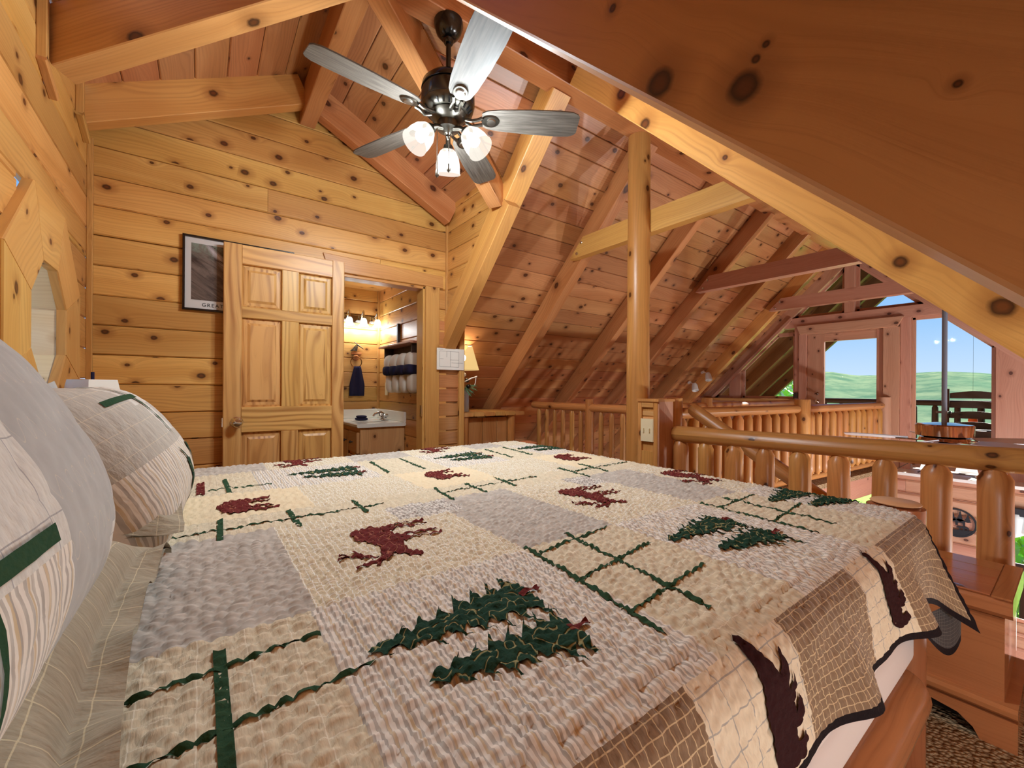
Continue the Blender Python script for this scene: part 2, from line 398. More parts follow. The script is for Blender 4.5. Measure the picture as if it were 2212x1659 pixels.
def g_box(lo, hi, ch=0.003):
    lo = Vector(lo); hi = Vector(hi); d = hi - lo
    ax = max(range(3), key=lambda i: d[i]); c = (lo + hi) / 2
    p0 = c.copy(); p1 = c.copy(); p0[ax] = lo[ax]; p1[ax] = hi[ax]
    o = [i for i in range(3) if i != ax]; up = Vector((0, 0, 0)); up[o[1]] = 1
    return g_bar(p0, p1, d[o[0]], d[o[1]], up, ch)
def box(name, lo, hi, mat, parent=None, ch=0.003, kind=None):
    d = Vector(hi) - Vector(lo); ax = Vector((0, 0, 0)); ax[max(range(3), key=lambda i: d[i])] = 1
    return obj(name, *g_box(lo, hi, ch), mat, parent, ax, kind=kind)
def bar(name, p0, p1, w, h, mat, parent=None, up=(0, 0, 1), ch=0.004):
    return obj(name, *g_bar(p0, p1, w, h, up, ch), mat, parent, Vector(p1) - Vector(p0))
def g_log(p0, p1, r0, r1, n=14, rings=10, tip0=0.0, tip1=0.0, rough=0.05, seed=0, round0=False, round1=False):
    """peeled pole; tip = length of the cut taper towards a tenon"""
    rr = random.Random(seed); p0 = Vector(p0); p1 = Vector(p1); d = p1 - p0; L = d.length; d.normalize()
    a = Vector((0, 0, 1)) if abs(d.z) < 0.8 else Vector((1, 0, 0)); s = d.cross(a).normalized(); t = s.cross(d)
    ts = sorted(set([0.0, 1.0] + [i / rings for i in range(rings + 1)] + ([tip0 / L * k for k in (0.5, 1)] if tip0 else []) + ([1 - tip1 / L * k for k in (0.5, 1)] if tip1 else [])))
    ph = [rr.random() * 6.28 for _ in range(4)]
    V = []; UV = []
    for q in ts:
        r = r0 + (r1 - r0) * q; x = q * L
        if tip0 and x < tip0: r *= (0.45 + 0.55 * x / tip0) if not round0 else math.sqrt(max(0.02, 1 - (1 - x / tip0) ** 2))
        if tip1 and L - x < tip1: r *= (0.45 + 0.55 * (L - x) / tip1) if not round1 else math.sqrt(max(0.02, 1 - (1 - (L - x) / tip1) ** 2))
        for i in range(n + 1):
            an = i / n * 6.28318531
            rad = r * (1 + rough * (math.sin(2 * an + ph[0] + x * 3) * 0.5 + math.sin(3 * an + ph[1] - x * 4) * 0.3 + math.sin(x * 9 + ph[2]) * 0.4))
            V.append(p0 + d * x + s * (rad * math.cos(an)) + t * (rad * math.sin(an))); UV.append((x, an * r0))
    m = n + 1
    F = [(k * m + i, k * m + i + 1, (k + 1) * m + i + 1, (k + 1) * m + i) for k in range(len(ts) - 1) for i in range(n)]
    F += [tuple(range(n - 1, -1, -1)), tuple((len(ts) - 1) * m + i for i in range(n))]
    return V, F, UV
def log(name, p0, p1, r0, r1, mat, parent=None, **kw):
    V, F, UV = g_log(p0, p1, r0, r1, **kw)
    return obj(name, V, F, mat, parent, Vector(p1) - Vector(p0), smooth=True, uvs=UV)
def g_lathe(prof, c=(0, 0, 0), n=28, axis=(0, 0, 1), cap=True):
    c = Vector(c); d = Vector(axis).normalized(); a = Vector((1, 0, 0)) if abs(d.x) < 0.8 else Vector((0, 1, 0))
    s = (a - d * a.dot(d)).normalized(); t = d.cross(s)
    V = [c + d * z + s * (r * math.cos(i / n * 6.28319)) + t * (r * math.sin(i / n * 6.28319)) for r, z in prof for i in range(n)]
    F = [(k * n + i, k * n + (i + 1) % n, (k + 1) * n + (i + 1) % n, (k + 1) * n + i) for k in range(len(prof) - 1) for i in range(n)]
    if cap: F += [tuple(range(n - 1, -1, -1)), tuple((len(prof) - 1) * n + i for i in range(n))]
    return V, F
def lathe(name, prof, c, mat, parent=None, n=28, axis=(0, 0, 1), cap=True):
    return obj(name, *g_lathe(prof, c, n, axis, cap), mat, parent, axis, smooth=True)
def g_tube(pts, r, n=8):
    pts = [Vector(p) for p in pts]; V = []
    prev = None
    for i, p in enumerate(pts):
        d = (pts[min(i + 1, len(pts) - 1)] - pts[max(i - 1, 0)]).normalized()
        a = Vector((0, 0, 1)) if abs(d.z) < 0.9 else Vector((1, 0, 0))
        s = d.cross(a).normalized() if prev is None else (prev - d * prev.dot(d)).normalized()
        prev = s; t = s.cross(d)
        rr = r[i] if isinstance(r, (list, tuple)) else r
        V += [p + s * (rr * math.cos(k / n * 6.2832)) + t * (rr * math.sin(k / n * 6.2832)) for k in range(n)]
    F = [(k * n + i, k * n + (i + 1) % n, (k + 1) * n + (i + 1) % n, (k + 1) * n + i) for k in range(len(pts) - 1) for i in range(n)]
    F += [tuple(range(n - 1, -1, -1)), tuple((len(pts) - 1) * n + i for i in range(n))]
    return V, F
def tube(name, pts, r, mat, parent=None, n=8):
    return obj(name, *g_tube(pts, r, n), mat, parent, smooth=True)
def clip(poly, axis, val, keep_less):
    out = []
    for i in range(len(poly)):
        a, b = poly[i], poly[(i + 1) % len(poly)]
        ia = (a[axis] <= val) if keep_less else (a[axis] >= val); ib = (b[axis] <= val) if keep_less else (b[axis] >= val)
        if ia: out.append(a)
        if ia != ib:
            f = (val - a[axis]) / (b[axis] - a[axis]); out.append((a[0] + (b[0] - a[0]) * f, a[1] + (b[1] - a[1]) * f))
    res = []
    for p in out:
        if not res or (abs(p[0] - res[-1][0]) + abs(p[1] - res[-1][1])) > 1e-5: res.append(p)
    if len(res) > 1 and abs(res[0][0] - res[-1][0]) + abs(res[0][1] - res[-1][1]) < 1e-5: res.pop()
    return res
def g_panel(O, U, Vv, N, poly, t, g):
    """raised board with eased long edges, front at depth t along N"""
    ar = sum(poly[i][0] * poly[(i + 1) % len(poly)][1] - poly[(i + 1) % len(poly)][0] * poly[i][1] for i in range(len(poly)))
    if (ar < 0) != (U.cross(Vv).dot(N) < 0): poly = poly[::-1]
    v0 = min(p[1] for p in poly); v1 = max(p[1] for p in poly); u0 = min(p[0] for p in poly); u1 = max(p[0] for p in poly)
    vc = (v0 + v1) / 2; uc = (u0 + u1) / 2; k = max(0.3, 1 - 2 * g / max(1e-4, v1 - v0)); ku = max(0.3, 1 - 0.002 / max(1e-3, u1 - u0))
    n = len(poly)
    P = lambda u, v, d: O + U * u + Vv * v + N * d
    V = [P(u, v, 0) for u, v in poly] + [P(u, v, t - g) for u, v in poly] + [P(uc + (u - uc) * ku, vc + (v - vc) * k, t) for u, v in poly]
    F = [(r * n + i, r * n + (i + 1) % n, (r + 1) * n + (i + 1) % n, (r + 1) * n + i) for r in range(2) for i in range(n)] + [tuple(2 * n + i for i in range(n))]
    return V, F
def planks(parent, O, U, Vv, N, polys, w, mat, t=0.02, g=0.005, off=0.0, name='plank', jit=0.002, cuts=None):
    O = Vector(O); U = Vector(U).normalized(); Vv = Vector(Vv).normalized(); N = Vector(N).normalized()
    for poly in polys:
        lo = min(p[1] for p in poly); hi = max(p[1] for p in poly)
        i = math.floor((lo - off) / w)
        while off + i * w < hi:
            s = clip(clip(poly, 1, off + i * w + 0.0013, False), 1, off + (i + 1) * w - 0.0013, True)
            if len(s) >= 3 and max(p[1] for p in s) - min(p[1] for p in s) > 0.012:
                segs = [s]
                if cuts:
                    cu = cuts[i % len(cuts)]
                    if cu is not None: segs = [clip(s, 0, cu, True), clip(s, 0, cu, False)]
                for sg in segs:
                    if len(sg) >= 3: obj(name, *g_panel(O, U, Vv, N, sg, t + R.uniform(0, jit), g), mat, parent, U)
            i += 1
def slab(name, corners, thick, mat, kind='structure', parent=None, N=None):
    """flat polygon given thickness away from the room (along -N)"""
    P = [Vector(c) for c in corners]; n = len(P)
    nn = Vector(N) if N else (P[1] - P[0]).cross(P[2] - P[0]).normalized()
    if (P[1] - P[0]).cross(P[2] - P[0]).dot(nn) < 0: P = P[::-1]
    V = P + [p - nn * thick for p in P]
    F = [tuple(range(n)), tuple(range(2 * n - 1, n - 1, -1))] + [(i, n + i, n + (i + 1) % n, (i + 1) % n) for i in range(n)]
    return obj(name, V, F, mat, parent, kind=kind)
def lamp(name, loc, w, r=0.03, col=(0.84, 0.94, 1.0)):
    d = bpy.data.lights.new(name, 'POINT'); d.energy = w; d.shadow_soft_size = r; d.color = col
    o = bpy.data.objects.new(name, d); COL.objects.link(o); o.location = loc; return o
X3, Y3, Z3 = Vector((1, 0, 0)), Vector((0, 1, 0)), Vector((0, 0, 1))

# ------------------------------------------------------------------ shell: levels and planes
WX = -0.50          # headboard wall
WY = 3.20           # wall with the bathroom door
KB, KC = 4.73, 4.96   # left slope z+y of rafter undersides and of the boards
CB, CC = 1.15, 1.44   # right slope z-y
GX = 7.10           # gable wall of the great room
LOW = -2.35         # great room floor
DZ = lambda x: 3.19 - 0.5 * abs(x - 0.58)   # dormer boards
EDGE = 2.62

fl = slab('floor', [(WX, -1.3, 0), (EDGE, -1.3, 0), (EDGE, 1.9, 0), (3.05, 1.9, 0), (3.05, 5.0, 0), (WX, 5.0, 0)], 0.22, M['carpet'], N=(0, 0, 1))
slab('floor', [(EDGE, -3.2, LOW), (GX, -3.2, LOW), (GX, 5.6, LOW), (EDGE, 5.6, LOW)], 0.2, M['chest'], N=(0, 0, 1))
box('trim_1', (EDGE - 0.01, -1.3, -0.28), (EDGE + 0.03, 1.9, -0.0), M['red'], kind='structure')

# headboard wall
wh = slab('wall_headboard', [(WX - 0.02, -1.3, 0), (WX - 0.02, 1.30, 0), (WX - 0.02, 1.30, CC + 1.30), (WX - 0.02, -1.3, CC - 1.3)], 0.05, M['dark'], N=(1, 0, 0))
oc, oz, ri, ro = 2.38, 1.36, 0.235, 0.49
wpoly = [[(-1.3, 0), (1.77, 0), (1.77, CC + 1.77), (-1.3, CC - 1.3)], [(1.77, 0), (oc - ri, 0), (oc - ri, KC - oc + ri), (1.77, KC - 1.77)],
         [(oc - ri, 0), (oc + ri, 0), (oc + ri, oz - ri), (oc - ri, oz - ri)], [(oc - ri, oz + ri), (oc + ri, oz + ri), (oc + ri, 2.64), (oc - ri, 2.66)],
         [(oc + ri, 0), (WY, 0), (WY, 2.64), (oc + ri, 2.64)]]
full = [[(-1.3, 0), (WY, 0), (WY, oz - ro), (-1.3, oz - ro)], [(-1.3, oz - ro), (oc - ri, oz - ro), (oc - ri, oz + ro), (-1.3, oz + ro)],
        [(oc + ri + .03, oz - ro), (WY, oz - ro), (WY, oz + ro), (oc + ri + .03, oz + ro)], [(-1.3, oz + ro), (WY, oz + ro), (WY, 2.64), (2.32, 2.64), (1.77, 3.2), (-1.3, 0.2)]]
def rowpolys(P, cut):      # trim a polygon to the right slope
    return P
full[3] = [(0.36, oz + ro), (WY, oz + ro), (WY, 2.64), (2.32, 2.64), (1.77, 3.19)]
full[1] = [(-0.55, oz - ro), (oc - ri - .03, oz - ro), (oc - ri - .03, oz + ro), (oz + ro - CC, oz + ro)]
planks(wh, (WX - 0.02, 0, 0), Y3, Z3, X3, full, 0.163, M['wall'], off=0.03, cuts=[None, 1.35, None, None, 0.9])
w1 = thing('window_1', 'octagon', 'w', (WX, oc, oz)); del w1['label']; del w1['category']; w1['kind'] = 'structure'
def octo(r, k): a = math.radians(22.5 + 45 * k); s = r / math.cos(math.radians(22.5)); return (oc + s * math.cos(a), oz + s * math.sin(a))
for k in range(8):
    q = [octo(ri, k), octo(ri, k + 1), octo(ro, k + 1), octo(ro, k)]
    a = math.radians(45 * (k + 1)); ud = Vector((0, -math.sin(a), math.cos(a)))
    V, F = [], []
    c = (Vector(q[0]) + Vector(q[1]) + Vector(q[2]) + Vector(q[3])) / 4
    for dep, sc_ in ((0.0, 1.0), (0.026, 1.0), (0.031, 0.985)):
        V += [Vector((WX + dep, c.x + (p[0] - c.x) * sc_, c.y + (p[1] - c.y) * sc_)) for p in q]
    F = [(r * 4 + i, r * 4 + (i + 1) % 4, (r + 1) * 4 + (i + 1) % 4, (r + 1) * 4 + i) for r in range(2) for i in range(4)] + [(8, 9, 10, 11)]
    obj('window_trim', V, F, M['octo'], w1, ud)
    j = [octo(ri + .004, k), octo(ri + .004, k + 1), octo(ri + 0.022, k + 1), octo(ri + 0.022, k)]
    V = [Vector((x, p[0], p[1])) for x in (WX - 0.001, WX - 0.20) for p in j]
    F = [(0, 1, 5, 4), (1, 2, 6, 5), (2, 3, 7, 6), (3, 0, 4, 7), (3, 2, 1, 0), (4, 5, 6, 7)]
    obj('jamb', V, F, M['jamb'], w1, X3)
obj('pane', [(x, octo(ri, k)[0], octo(ri, k)[1]) for x in (WX - 0.18, WX - 0.184) for k in range(8)],
    [tuple(range(8)), tuple(range(15, 7, -1))] + [(k, 8 + k, 8 + (k + 1) % 8, (k + 1) % 8) for k in range(8)], M['glass'], w1)

# wall with the bathroom door
DX0, DX1, DZ1 = 0.80, 1.475, 1.96
wd = slab('wall_door', [(WX, WY + 0.03, 0), (DX0, WY + 0.03, 0), (DX0, WY + 0.03, 2.65), (WX, WY + 0.03, 2.65)], 0.08, M['dark'], N=(0, -1, 0))
top = lambda x: DZ(x) + 0.02
polys = [[(WX, 0), (DX0, 0), (DX0, DZ1), (WX, DZ1)], [(DX1, 0), (1.67, 0), (1.67, DZ1), (DX1, DZ1)], [(WX, DZ1), (1.67, DZ1), (1.67, top(1.67)), (0.58, top(0.58)), (WX, top(WX))]]
planks(wd, (0, WY + 0.03, 0), X3, Z3, -Y3, polys, 0.163, M['wall'], t=0.03, g=0.006, off=0.0, cuts=[None, None, -0.1, None, 1.1, None, 0.35, None])
slab('wall_bath_front', [(WX, WY + 0.11, DZ1), (1.67, WY + 0.11, DZ1), (1.67, WY + 0.11, 2.6), (0.58, WY + 0.11, 3.15), (WX, WY + 0.11, 2.6)], 0.02, M['wall'], N=(0, 1, 0))
box('trim_2', (DX1, WY - 0.012, 0), (DX1 + 0.125, WY + 0.02, DZ1 + 0.01), M['trim'], kind='structure')
obj('trim_3', *g_panel(Vector((0, WY + 0.02, 0)), X3, Z3, -Y3, [(0.73, 1.965), (1.63, 1.965), (1.63, 2.065), (0.69, 2.085)], 0.035, 0.004), M['trim'], None, X3, kind='structure')
box('trim_4', (DX1 - 0.02, WY - 0.0, 0), (DX1 + 0.0, WY + 0.12, DZ1), M['trim'], kind='structure')
box('trim_5', (DX0, WY + 0.0, DZ1 - 0.02), (DX1, WY + 0.12, DZ1), M['trim'], kind='structure')
box('trim_6', (WX + 0.0, WY - 0.022, 0), (WX + 0.026, WY + 0.0, 2.47), M['trim'], kind='structure')
box('trim_7', (1.655, WY - 0.02, 1.72), (1.675, WY + 0.0, 2.55), M['trim'], kind='structure')
# short end wall beside the casing
we = box('wall_end', (1.60, WY + 0.01, 0), (1.83, WY + 0.06, 1.73), M['dark'], kind='structure')
planks(we, (0, WY + 0.01, 0), X3, Z3, -Y3, [[(1.602, 0), (1.79, 0), (1.79, 1.70), (1.602, 1.70)]], 0.12, M['beam'], t=0.012, g=0.008, off=0.05)
box('end_post', (1.782, WY - 0.03, 0), (1.832, WY + 0.06, 1.735), M['trim'], we)

# cheek wall under the dormer
wc_ = slab('wall_cheek', [(1.70, 2.28, 2.63), (1.70, WY, 2.63), (1.70, WY, 1.75)], 0.03, M['dark'], N=(-1, 0, 0))
planks(wc_, (1.70, 0, 0), Y3, Z3, -X3, [[(2.26, 2.66), (WY, 2.66), (WY, 1.72)]], 0.163, M['wall'], t=0.03, g=0.006, off=0.0)

# main roof, slope away from the camera: boards run the length of the house
cl = slab('ceiling', [(0.5, KC - 3.16 + 0.02, 3.16), (GX, KC - 3.16 + 0.02, 3.16), (GX, 5.2, KC - 5.2 + 0.02), (1.72, 5.2, KC - 5.2 + 0.02), (1.72, 2.31, KC - 2.31 + 0.02)], 0.03, M['dark'], N=(0, -1, -1))
Vs = Vector((0, -1, 1)).normalized(); Ns = Vector((0, -1, -1)).normalized()
vy = lambda y: (KC - y) * S2
planks(cl, (0, KC + 0.028, 0), X3, Vs, Ns, [[(1.70, vy(5.2)), (GX - 0.02, vy(5.2)), (GX - 0.02, vy(1.8)), (1.70, vy(1.8))], [(0.62, vy(1.8)), (1.70, vy(1.8)), (1.70, vy(2.38)), (0.62, vy(1.84))]], 0.158, M['ceil'], t=0.02, g=0.005, off=0.04,
       cuts=[None, 3.65, None, 5.55, 4.6, None, 2.62, 3.65])
# main roof, slope over the camera
cr = slab('ceiling', [(WX, 1.77, CC + 1.77 + 0.02), (GX, 1.77, CC + 1.77 + 0.02), (GX, -3.0, CC - 3.0 + 0.02), (WX, -1.15, CC - 1.15 + 0.02)], 0.03, M['dark'], N=(0, 1, -1))
Vr = Vector((0, 1, 1)).normalized(); Nr = Vector((0, 1, -1)).normalized()
planks(cr, (0, -CC - 0.028, 0), X3, Vr, Nr, [[(WX, (CC - 1.15) * S2), (GX - 0.02, (CC - 1.15) * S2), (GX - 0.02, (CC + 1.77) * S2), (WX, (CC + 1.77) * S2)]], 0.158, M['ceil'], off=0.03)
# dormer slopes: boards run along y
dl = slab('ceiling_dormer', [(WX, 2.30, DZ(WX) + 0.03), (0.58, 1.80, DZ(0.58) + 0.03), (0.58, WY, DZ(0.58) + 0.03), (WX, WY, DZ(WX) + 0.03)], 0.03, M['dark'], N=(1, 0, -2))
ux = Vector((2, 0, 1)).normalized(); q = math.sqrt(1.25)
planks(dl, (WX, 0, DZ(WX) + 0.03), Y3, ux, Vector((1, 0, -2)), [[(2.28, 0), (WY, 0), (WY, 1.08 * q), (1.79, 1.08 * q)]], 0.17, M['ceil'], t=0.02, g=0.005)
dr = slab('ceiling_dormer', [(1.70, 2.33, DZ(1.70) + 0.03), (1.70, WY, DZ(1.70) + 0.03), (0.58, WY, DZ(0.58) + 0.03), (0.58, 1.80, DZ(0.58) + 0.03)], 0.03, M['dark'], N=(-1, 0, -2))
ux = Vector((-2, 0, 1)).normalized()
planks(dr, (1.70, 0, DZ(1.70) + 0.03), Y3, ux, Vector((-1, 0, -2)), [[(2.31, 0), (WY, 0), (WY, 1.12 * q), (1.79, 1.12 * q)]], 0.17, M['ceil'], t=0.02, g=0.005)

# ------------------------------------------------------------------ timbers
def rafterL(x0, x1, label, mat='beam', depth=0.23, ylow=4.7, yhigh=1.84):
    x = (x0 + x1) / 2; h = depth / S2; o = h / 2 / S2
    return tag(bar('rafter', (x, ylow + o, KB - ylow + o), (x, yhigh + o, KB - yhigh + o), x1 - x0, h, M[mat], None, up=(0, 1, 1)), label, 'rafter')
def rafterR(x0, x1, label, mat='beam', depth=0.29, ylow=-1.1, yhigh=1.74, cb=CB):
    x = (x0 + x1) / 2; h = depth / S2; o = h / 2 / S2
    return tag(bar('rafter', (x, ylow - o, cb + ylow + o), (x, yhigh - o, cb + yhigh + o), x1 - x0, h, M[mat], None, up=(0, -1, 1)), label, 'rafter')
rafterL(1.65, 1.79, 'wide rafter running down beside the dormer cheek boards, with a plank nailed under it', 'beam_gold', 0.2, ylow=3.24)
rafterL(2.57, 2.67, 'sloping rafter just behind the tall log post, first collar tie bolted to it')
rafterL(3.60, 3.69, 'sloping rafter meeting the low rail beyond the log post')
rafterL(4.55, 4.64, 'sloping rafter carrying the second collar tie')
rafterL(5.50, 5.59, 'sloping rafter between the second and third collar ties')
rafterL(6.40, 6.50, 'sloping rafter nearest the glass gable, lit yellow at its foot', 'beam_gold')
bar('flitch', (1.69, 3.25, KB - 3.25 - 0.045), (1.69, 2.30, KB - 2.30 - 0.045), 0.10, 0.085, M['beam_gold'], [o for o in COL.objects if o.name == 'rafter'][0], up=(0, 1, 1))
rafterR(0.55, 0.685, 'huge dark rafter sloping over the bed close to the lens', 'bigbeam', 0.45, cb=1.18)
rafterR(1.68, 1.80, 'golden yellow rafter sloping down behind the huge dark one', 'knotbeam', 0.34, cb=1.125)
for x, l in ((2.57, 'thin rafter edge over the loft rail, behind the golden rafter'), (3.60, 'near-slope rafter edge above the first bay of the great room'), (4.55, 'near-slope rafter edge holding the second collar tie end'),
             (5.50, 'near-slope rafter edge above the great room fan'), (6.40, 'near-slope rafter edge next to the gable glass')):
    rafterR(x, x + 0.10, l, 'beam')
tag(bar('ridge_beam', (WX, 1.84, 2.995), (GX, 1.84, 2.995), 0.13, 0.19, M['beam'], None), 'long main ridge beam carrying the ceiling fan and topping the log post', 'beam')
tag(bar('ridge_beam', (0.58, 1.78, 3.02), (0.58, 3.175, 3.02), 0.095, 0.19, M['beam'], None), 'short dormer ridge beam ending against the bathroom door wall', 'beam')
# dormer rafters along the door wall
def drafter(y, label, left, w=0.09, lo=None):
    dz = -0.085
    if left: a, b = (WX - 0.02, DZ(WX - 0.02)), (0.53, DZ(0.53))
    else: a, b = (1.66, DZ(1.66)), (0.63, DZ(0.63))
    return tag(bar('dormer_rafter', (a[0], y, a[1] + dz), (b[0], y, b[1] + dz), w, 0.19, M['beam_gold' if left else 'beam'], None, up=(0, 0, 1)), label, 'rafter')
drafter(3.06, 'pale knotty dormer rafter from the headboard wall to the short ridge beam', True)
drafter(3.10, 'dormer rafter behind the fan blades, dropping to the right of the short ridge', False)
def valley(p0, p1, label, w=0.10, h=0.22):
    return tag(bar('valley_rafter', p0, p1, w, h, M['beam'], None), label, 'rafter')
valley((WX + 0.02, 2.42, 2.46), (0.56, 1.86, 3.0), 'dark wavy valley rafter rising from the headboard wall corner', 0.11, 0.22)
valley((1.64, 2.40, 2.44), (0.62, 1.88, 2.96), 'valley rafter passing behind the ceiling fan', 0.10, 0.16)
# mitred trim strips where those timbers meet the headboard wall
for (y, z, l) in ((2.36, 2.36, 'dark trim strip edging the valley rafter at the headboard wall'), (2.97, 2.47, 'pale trim strip edging the dormer rafter at the headboard wall')):
    r = thing('beam_trim', l, 'trim', (WX, y, z))
    box('upright', (WX + 0.0, y - 0.05, z + 0.0), (WX + 0.03, y - 0.02, z + 0.26), M['trim'], r)
    bar('foot', (WX + 0.015, y - 0.05, z - 0.0), (WX + 0.015, y + 0.12, z - 0.06), 0.03, 0.03, M['trim'], r)
def tie(x0, x1, label, mat, y0=2.58, y1=1.12):
    t = thing('collar_tie', label, 'beam', ((x0 + x1) / 2, y1, 2.22))
    poly = [(y1, 2.22), (y0, 2.22), (y0 - 0.155, 2.375), (y1 + 0.155, 2.375)]
    V = [Vector((x, y, z)) for x in (x0, x1) for y, z in poly]
    obj('plank', V, [(0, 1, 2, 3), (7, 6, 5, 4)] + [(i, 4 + i, 4 + (i + 1) % 4, (i + 1) % 4) for i in range(4)], M[mat], t, Y3)
    for by, bz in ((y0 - 0.09, 2.25), (y0 - 0.14, 2.33)):
        lathe('bolt', [(0.012, 0), (0.012, 0.008), (0.006, 0.012)], (x0, by, bz), M['chrome'], t, 10, axis=(-1, 0, 0))
    return t
tie(2.50, 2.57, 'golden collar tie crossing behind the log post, two bolts at its end', 'beam_gold')
tie(4.45, 4.55, 'brown collar tie in the middle of the great room roof', 'red')
tie(6.30, 6.40, 'farthest collar tie in front of the gable window triangles', 'red')
# log post and switch column
tag(log('log_post', (2.47, 1.855, 0), (2.47, 1.855, 2.90), 0.082, 0.074, M['log'], None, n=20, rings=24, rough=0.03, seed=3), 'tall round log post standing from loft floor to ridge', 'post')
t = thing('switch_column', 'square pine column with ivory switch plate beside the log post', 'column', (2.48, 1.72, 0))
box('core', (2.412, 1.655, 0), (2.55, 1.79, 1.05), M['trim'], t)
for y0, y1 in ((1.645, 1.678), (1.768, 1.80)): box('stile', (2.395, y0, 0), (2.42, y1, 1.05), M['trim'], t)
for z0, z1 in ((0.0, 0.10), (0.60, 0.72), (1.01, 1.05)): box('rail', (2.395, 1.678, z0), (2.42, 1.768, z1), M['trim'], t)
for z in (0.93, 0.97): box('slat', (2.405, 1.68, z - 0.017), (2.416, 1.766, z + 0.015), M['vanity'], t)
box('side_panel', (2.40, 1.636, 0), (2.56, 1.65, 1.05), M['red'], t)
box('cap', (2.385, 1.63, 1.05), (2.57, 1.80, 1.068), M['trim'], t)
sp = box('switch_plate', (2.388, 1.672, 0.785), (2.402, 1.772, 0.935), M['ivory'], t, 0.004)
for y in (1.70, 1.745): box('toggle', (2.378, y - 0.004, 0.848), (2.39, y + 0.004, 0.872), M['ivory'], sp, 0.001)

# ------------------------------------------------------------------ log railings
def railing(name, label, a, b, z, r0, r1, pitch, rb, zb=0.1, ztop=None, first=None, mat='log', seed=1, bottom=True, ends=(True, True), z1=None, group=None):
    a = Vector((a[0], a[1], 0)); b = Vector((b[0], b[1], 0)); d = b - a; L = d.length; d.normalize()
    t = thing(name, label, 'railing', (a.x, a.y, zb), group); z1 = z if z1 is None else z1
    log('top_rail', (a.x, a.y, z), (b.x, b.y, z1), r0, r1, M[mat], t, n=14, rings=16, rough=0.04, seed=seed, tip0=0.05 if ends[0] else 0, tip1=0.05 if ends[1] else 0, round0=True, round1=True)
    if bottom: log('bottom_rail', (a.x, a.y, zb + 0.03), (b.x, b.y, zb + 0.03), r0 * 0.7, r1 * 0.7, M[mat], t, n=10, rings=6, seed=seed + 50)
    s = pitch * 0.5 if first is None else first; i = 0
    while s < L - 0.05:
        p = a + d * s; zz = z + (z1 - z) * s / L; rr = rb * R.uniform(0.9, 1.08)
        log('baluster', (p.x, p.y, zb + 0.05), (p.x + R.uniform(-.004, .004), p.y + R.uniform(-.004, .004), zz - r0 * 0.55), rr, rr * 0.96, M[mat], t, n=12, rings=6, tip0=0.045, tip1=0.05, rough=0.05, seed=seed * 100 + i)
        s += pitch; i += 1
    return t
railing('log_railing', 'thick log railing at the loft edge behind the bed and chest', (2.58, 1.66), (2.58, -0.75), 0.833, 0.054, 0.046, 0.173, 0.051, zb=0.02, first=0.07, seed=2, z1=0.875, ends=(True, False))
railing('log_railing', 'log railing on the far left edge of the loft, behind the quilt corner', (2.95, 2.02), (2.95, 3.62), 0.955, 0.036, 0.04, 0.125, 0.024, zb=0.02, first=0.1, seed=5)
tag(log('newel_post', (2.95, 2.76, 0.0), (2.95, 2.76, 1.035), 0.043, 0.041, M['log'], None, seed=9, rough=0.03), 'round newel post of the left loft railing between dresser and log post', 'post')
tag(log('newel_post', (2.93, 1.86, 0.0), (2.93, 1.86, 1.065), 0.058, 0.056, M['log'], None, seed=10, rough=0.02), 'newel post at the head of the stair, right of the switch column', 'post')
CW = 0.16
railing('catwalk_railing', 'near catwalk railing from the stair head to the middle newel', (2.96, 1.88), (4.80, 1.68), 0.945, 0.045, 0.04, 0.150, 0.044, zb=CW + 0.05, seed=6)
railing('catwalk_railing', 'near catwalk railing from the middle newel to the glass door', (4.92, 1.66), (6.92, 1.50), 0.945, 0.042, 0.042, 0.165, 0.044, zb=CW + 0.05, seed=7)
railing('catwalk_railing', 'far catwalk railing seen over the near one', (3.3, 2.44), (6.95, 2.44), 0.955, 0.038, 0.04, 0.33, 0.035, zb=CW + 0.05, seed=8)
tag(log('newel_post', (4.86, 1.67, CW), (4.86, 1.67, 1.04), 0.072, 0.07, M['log'], None, seed=11, rough=0.02), 'thick newel post halfway along the catwalk', 'post')
tag(log('newel_post', (6.98, 1.49, CW), (6.98, 1.49, 1.05), 0.068, 0.066, M['red'], None, seed=12, rough=0.02), 'newel post at the glass door end of the catwalk', 'post')
tag(log('newel_post', (4.45, 2.44, CW), (4.45, 2.44, 1.04), 0.058, 0.056, M['log'], None, seed=13, rough=0.02), 'newel post on the far catwalk railing', 'post')
slab('floor', [(3.05, 1.80, CW), (4.9, 1.62, CW), (GX, 1.44, CW), (GX, 2.55, CW), (3.05, 2.55, CW)], 0.05, M['carpet'], N=(0, 0, 1))
obj('trim_8', *join(g_bar((3.05, 1.83, CW - 0.16), (4.9, 1.65, CW - 0.16), 0.05, 0.22), g_bar((4.9, 1.65, CW - 0.16), (GX, 1.47, CW - 0.16), 0.05, 0.22)), M['red'], None, X3, kind='structure')
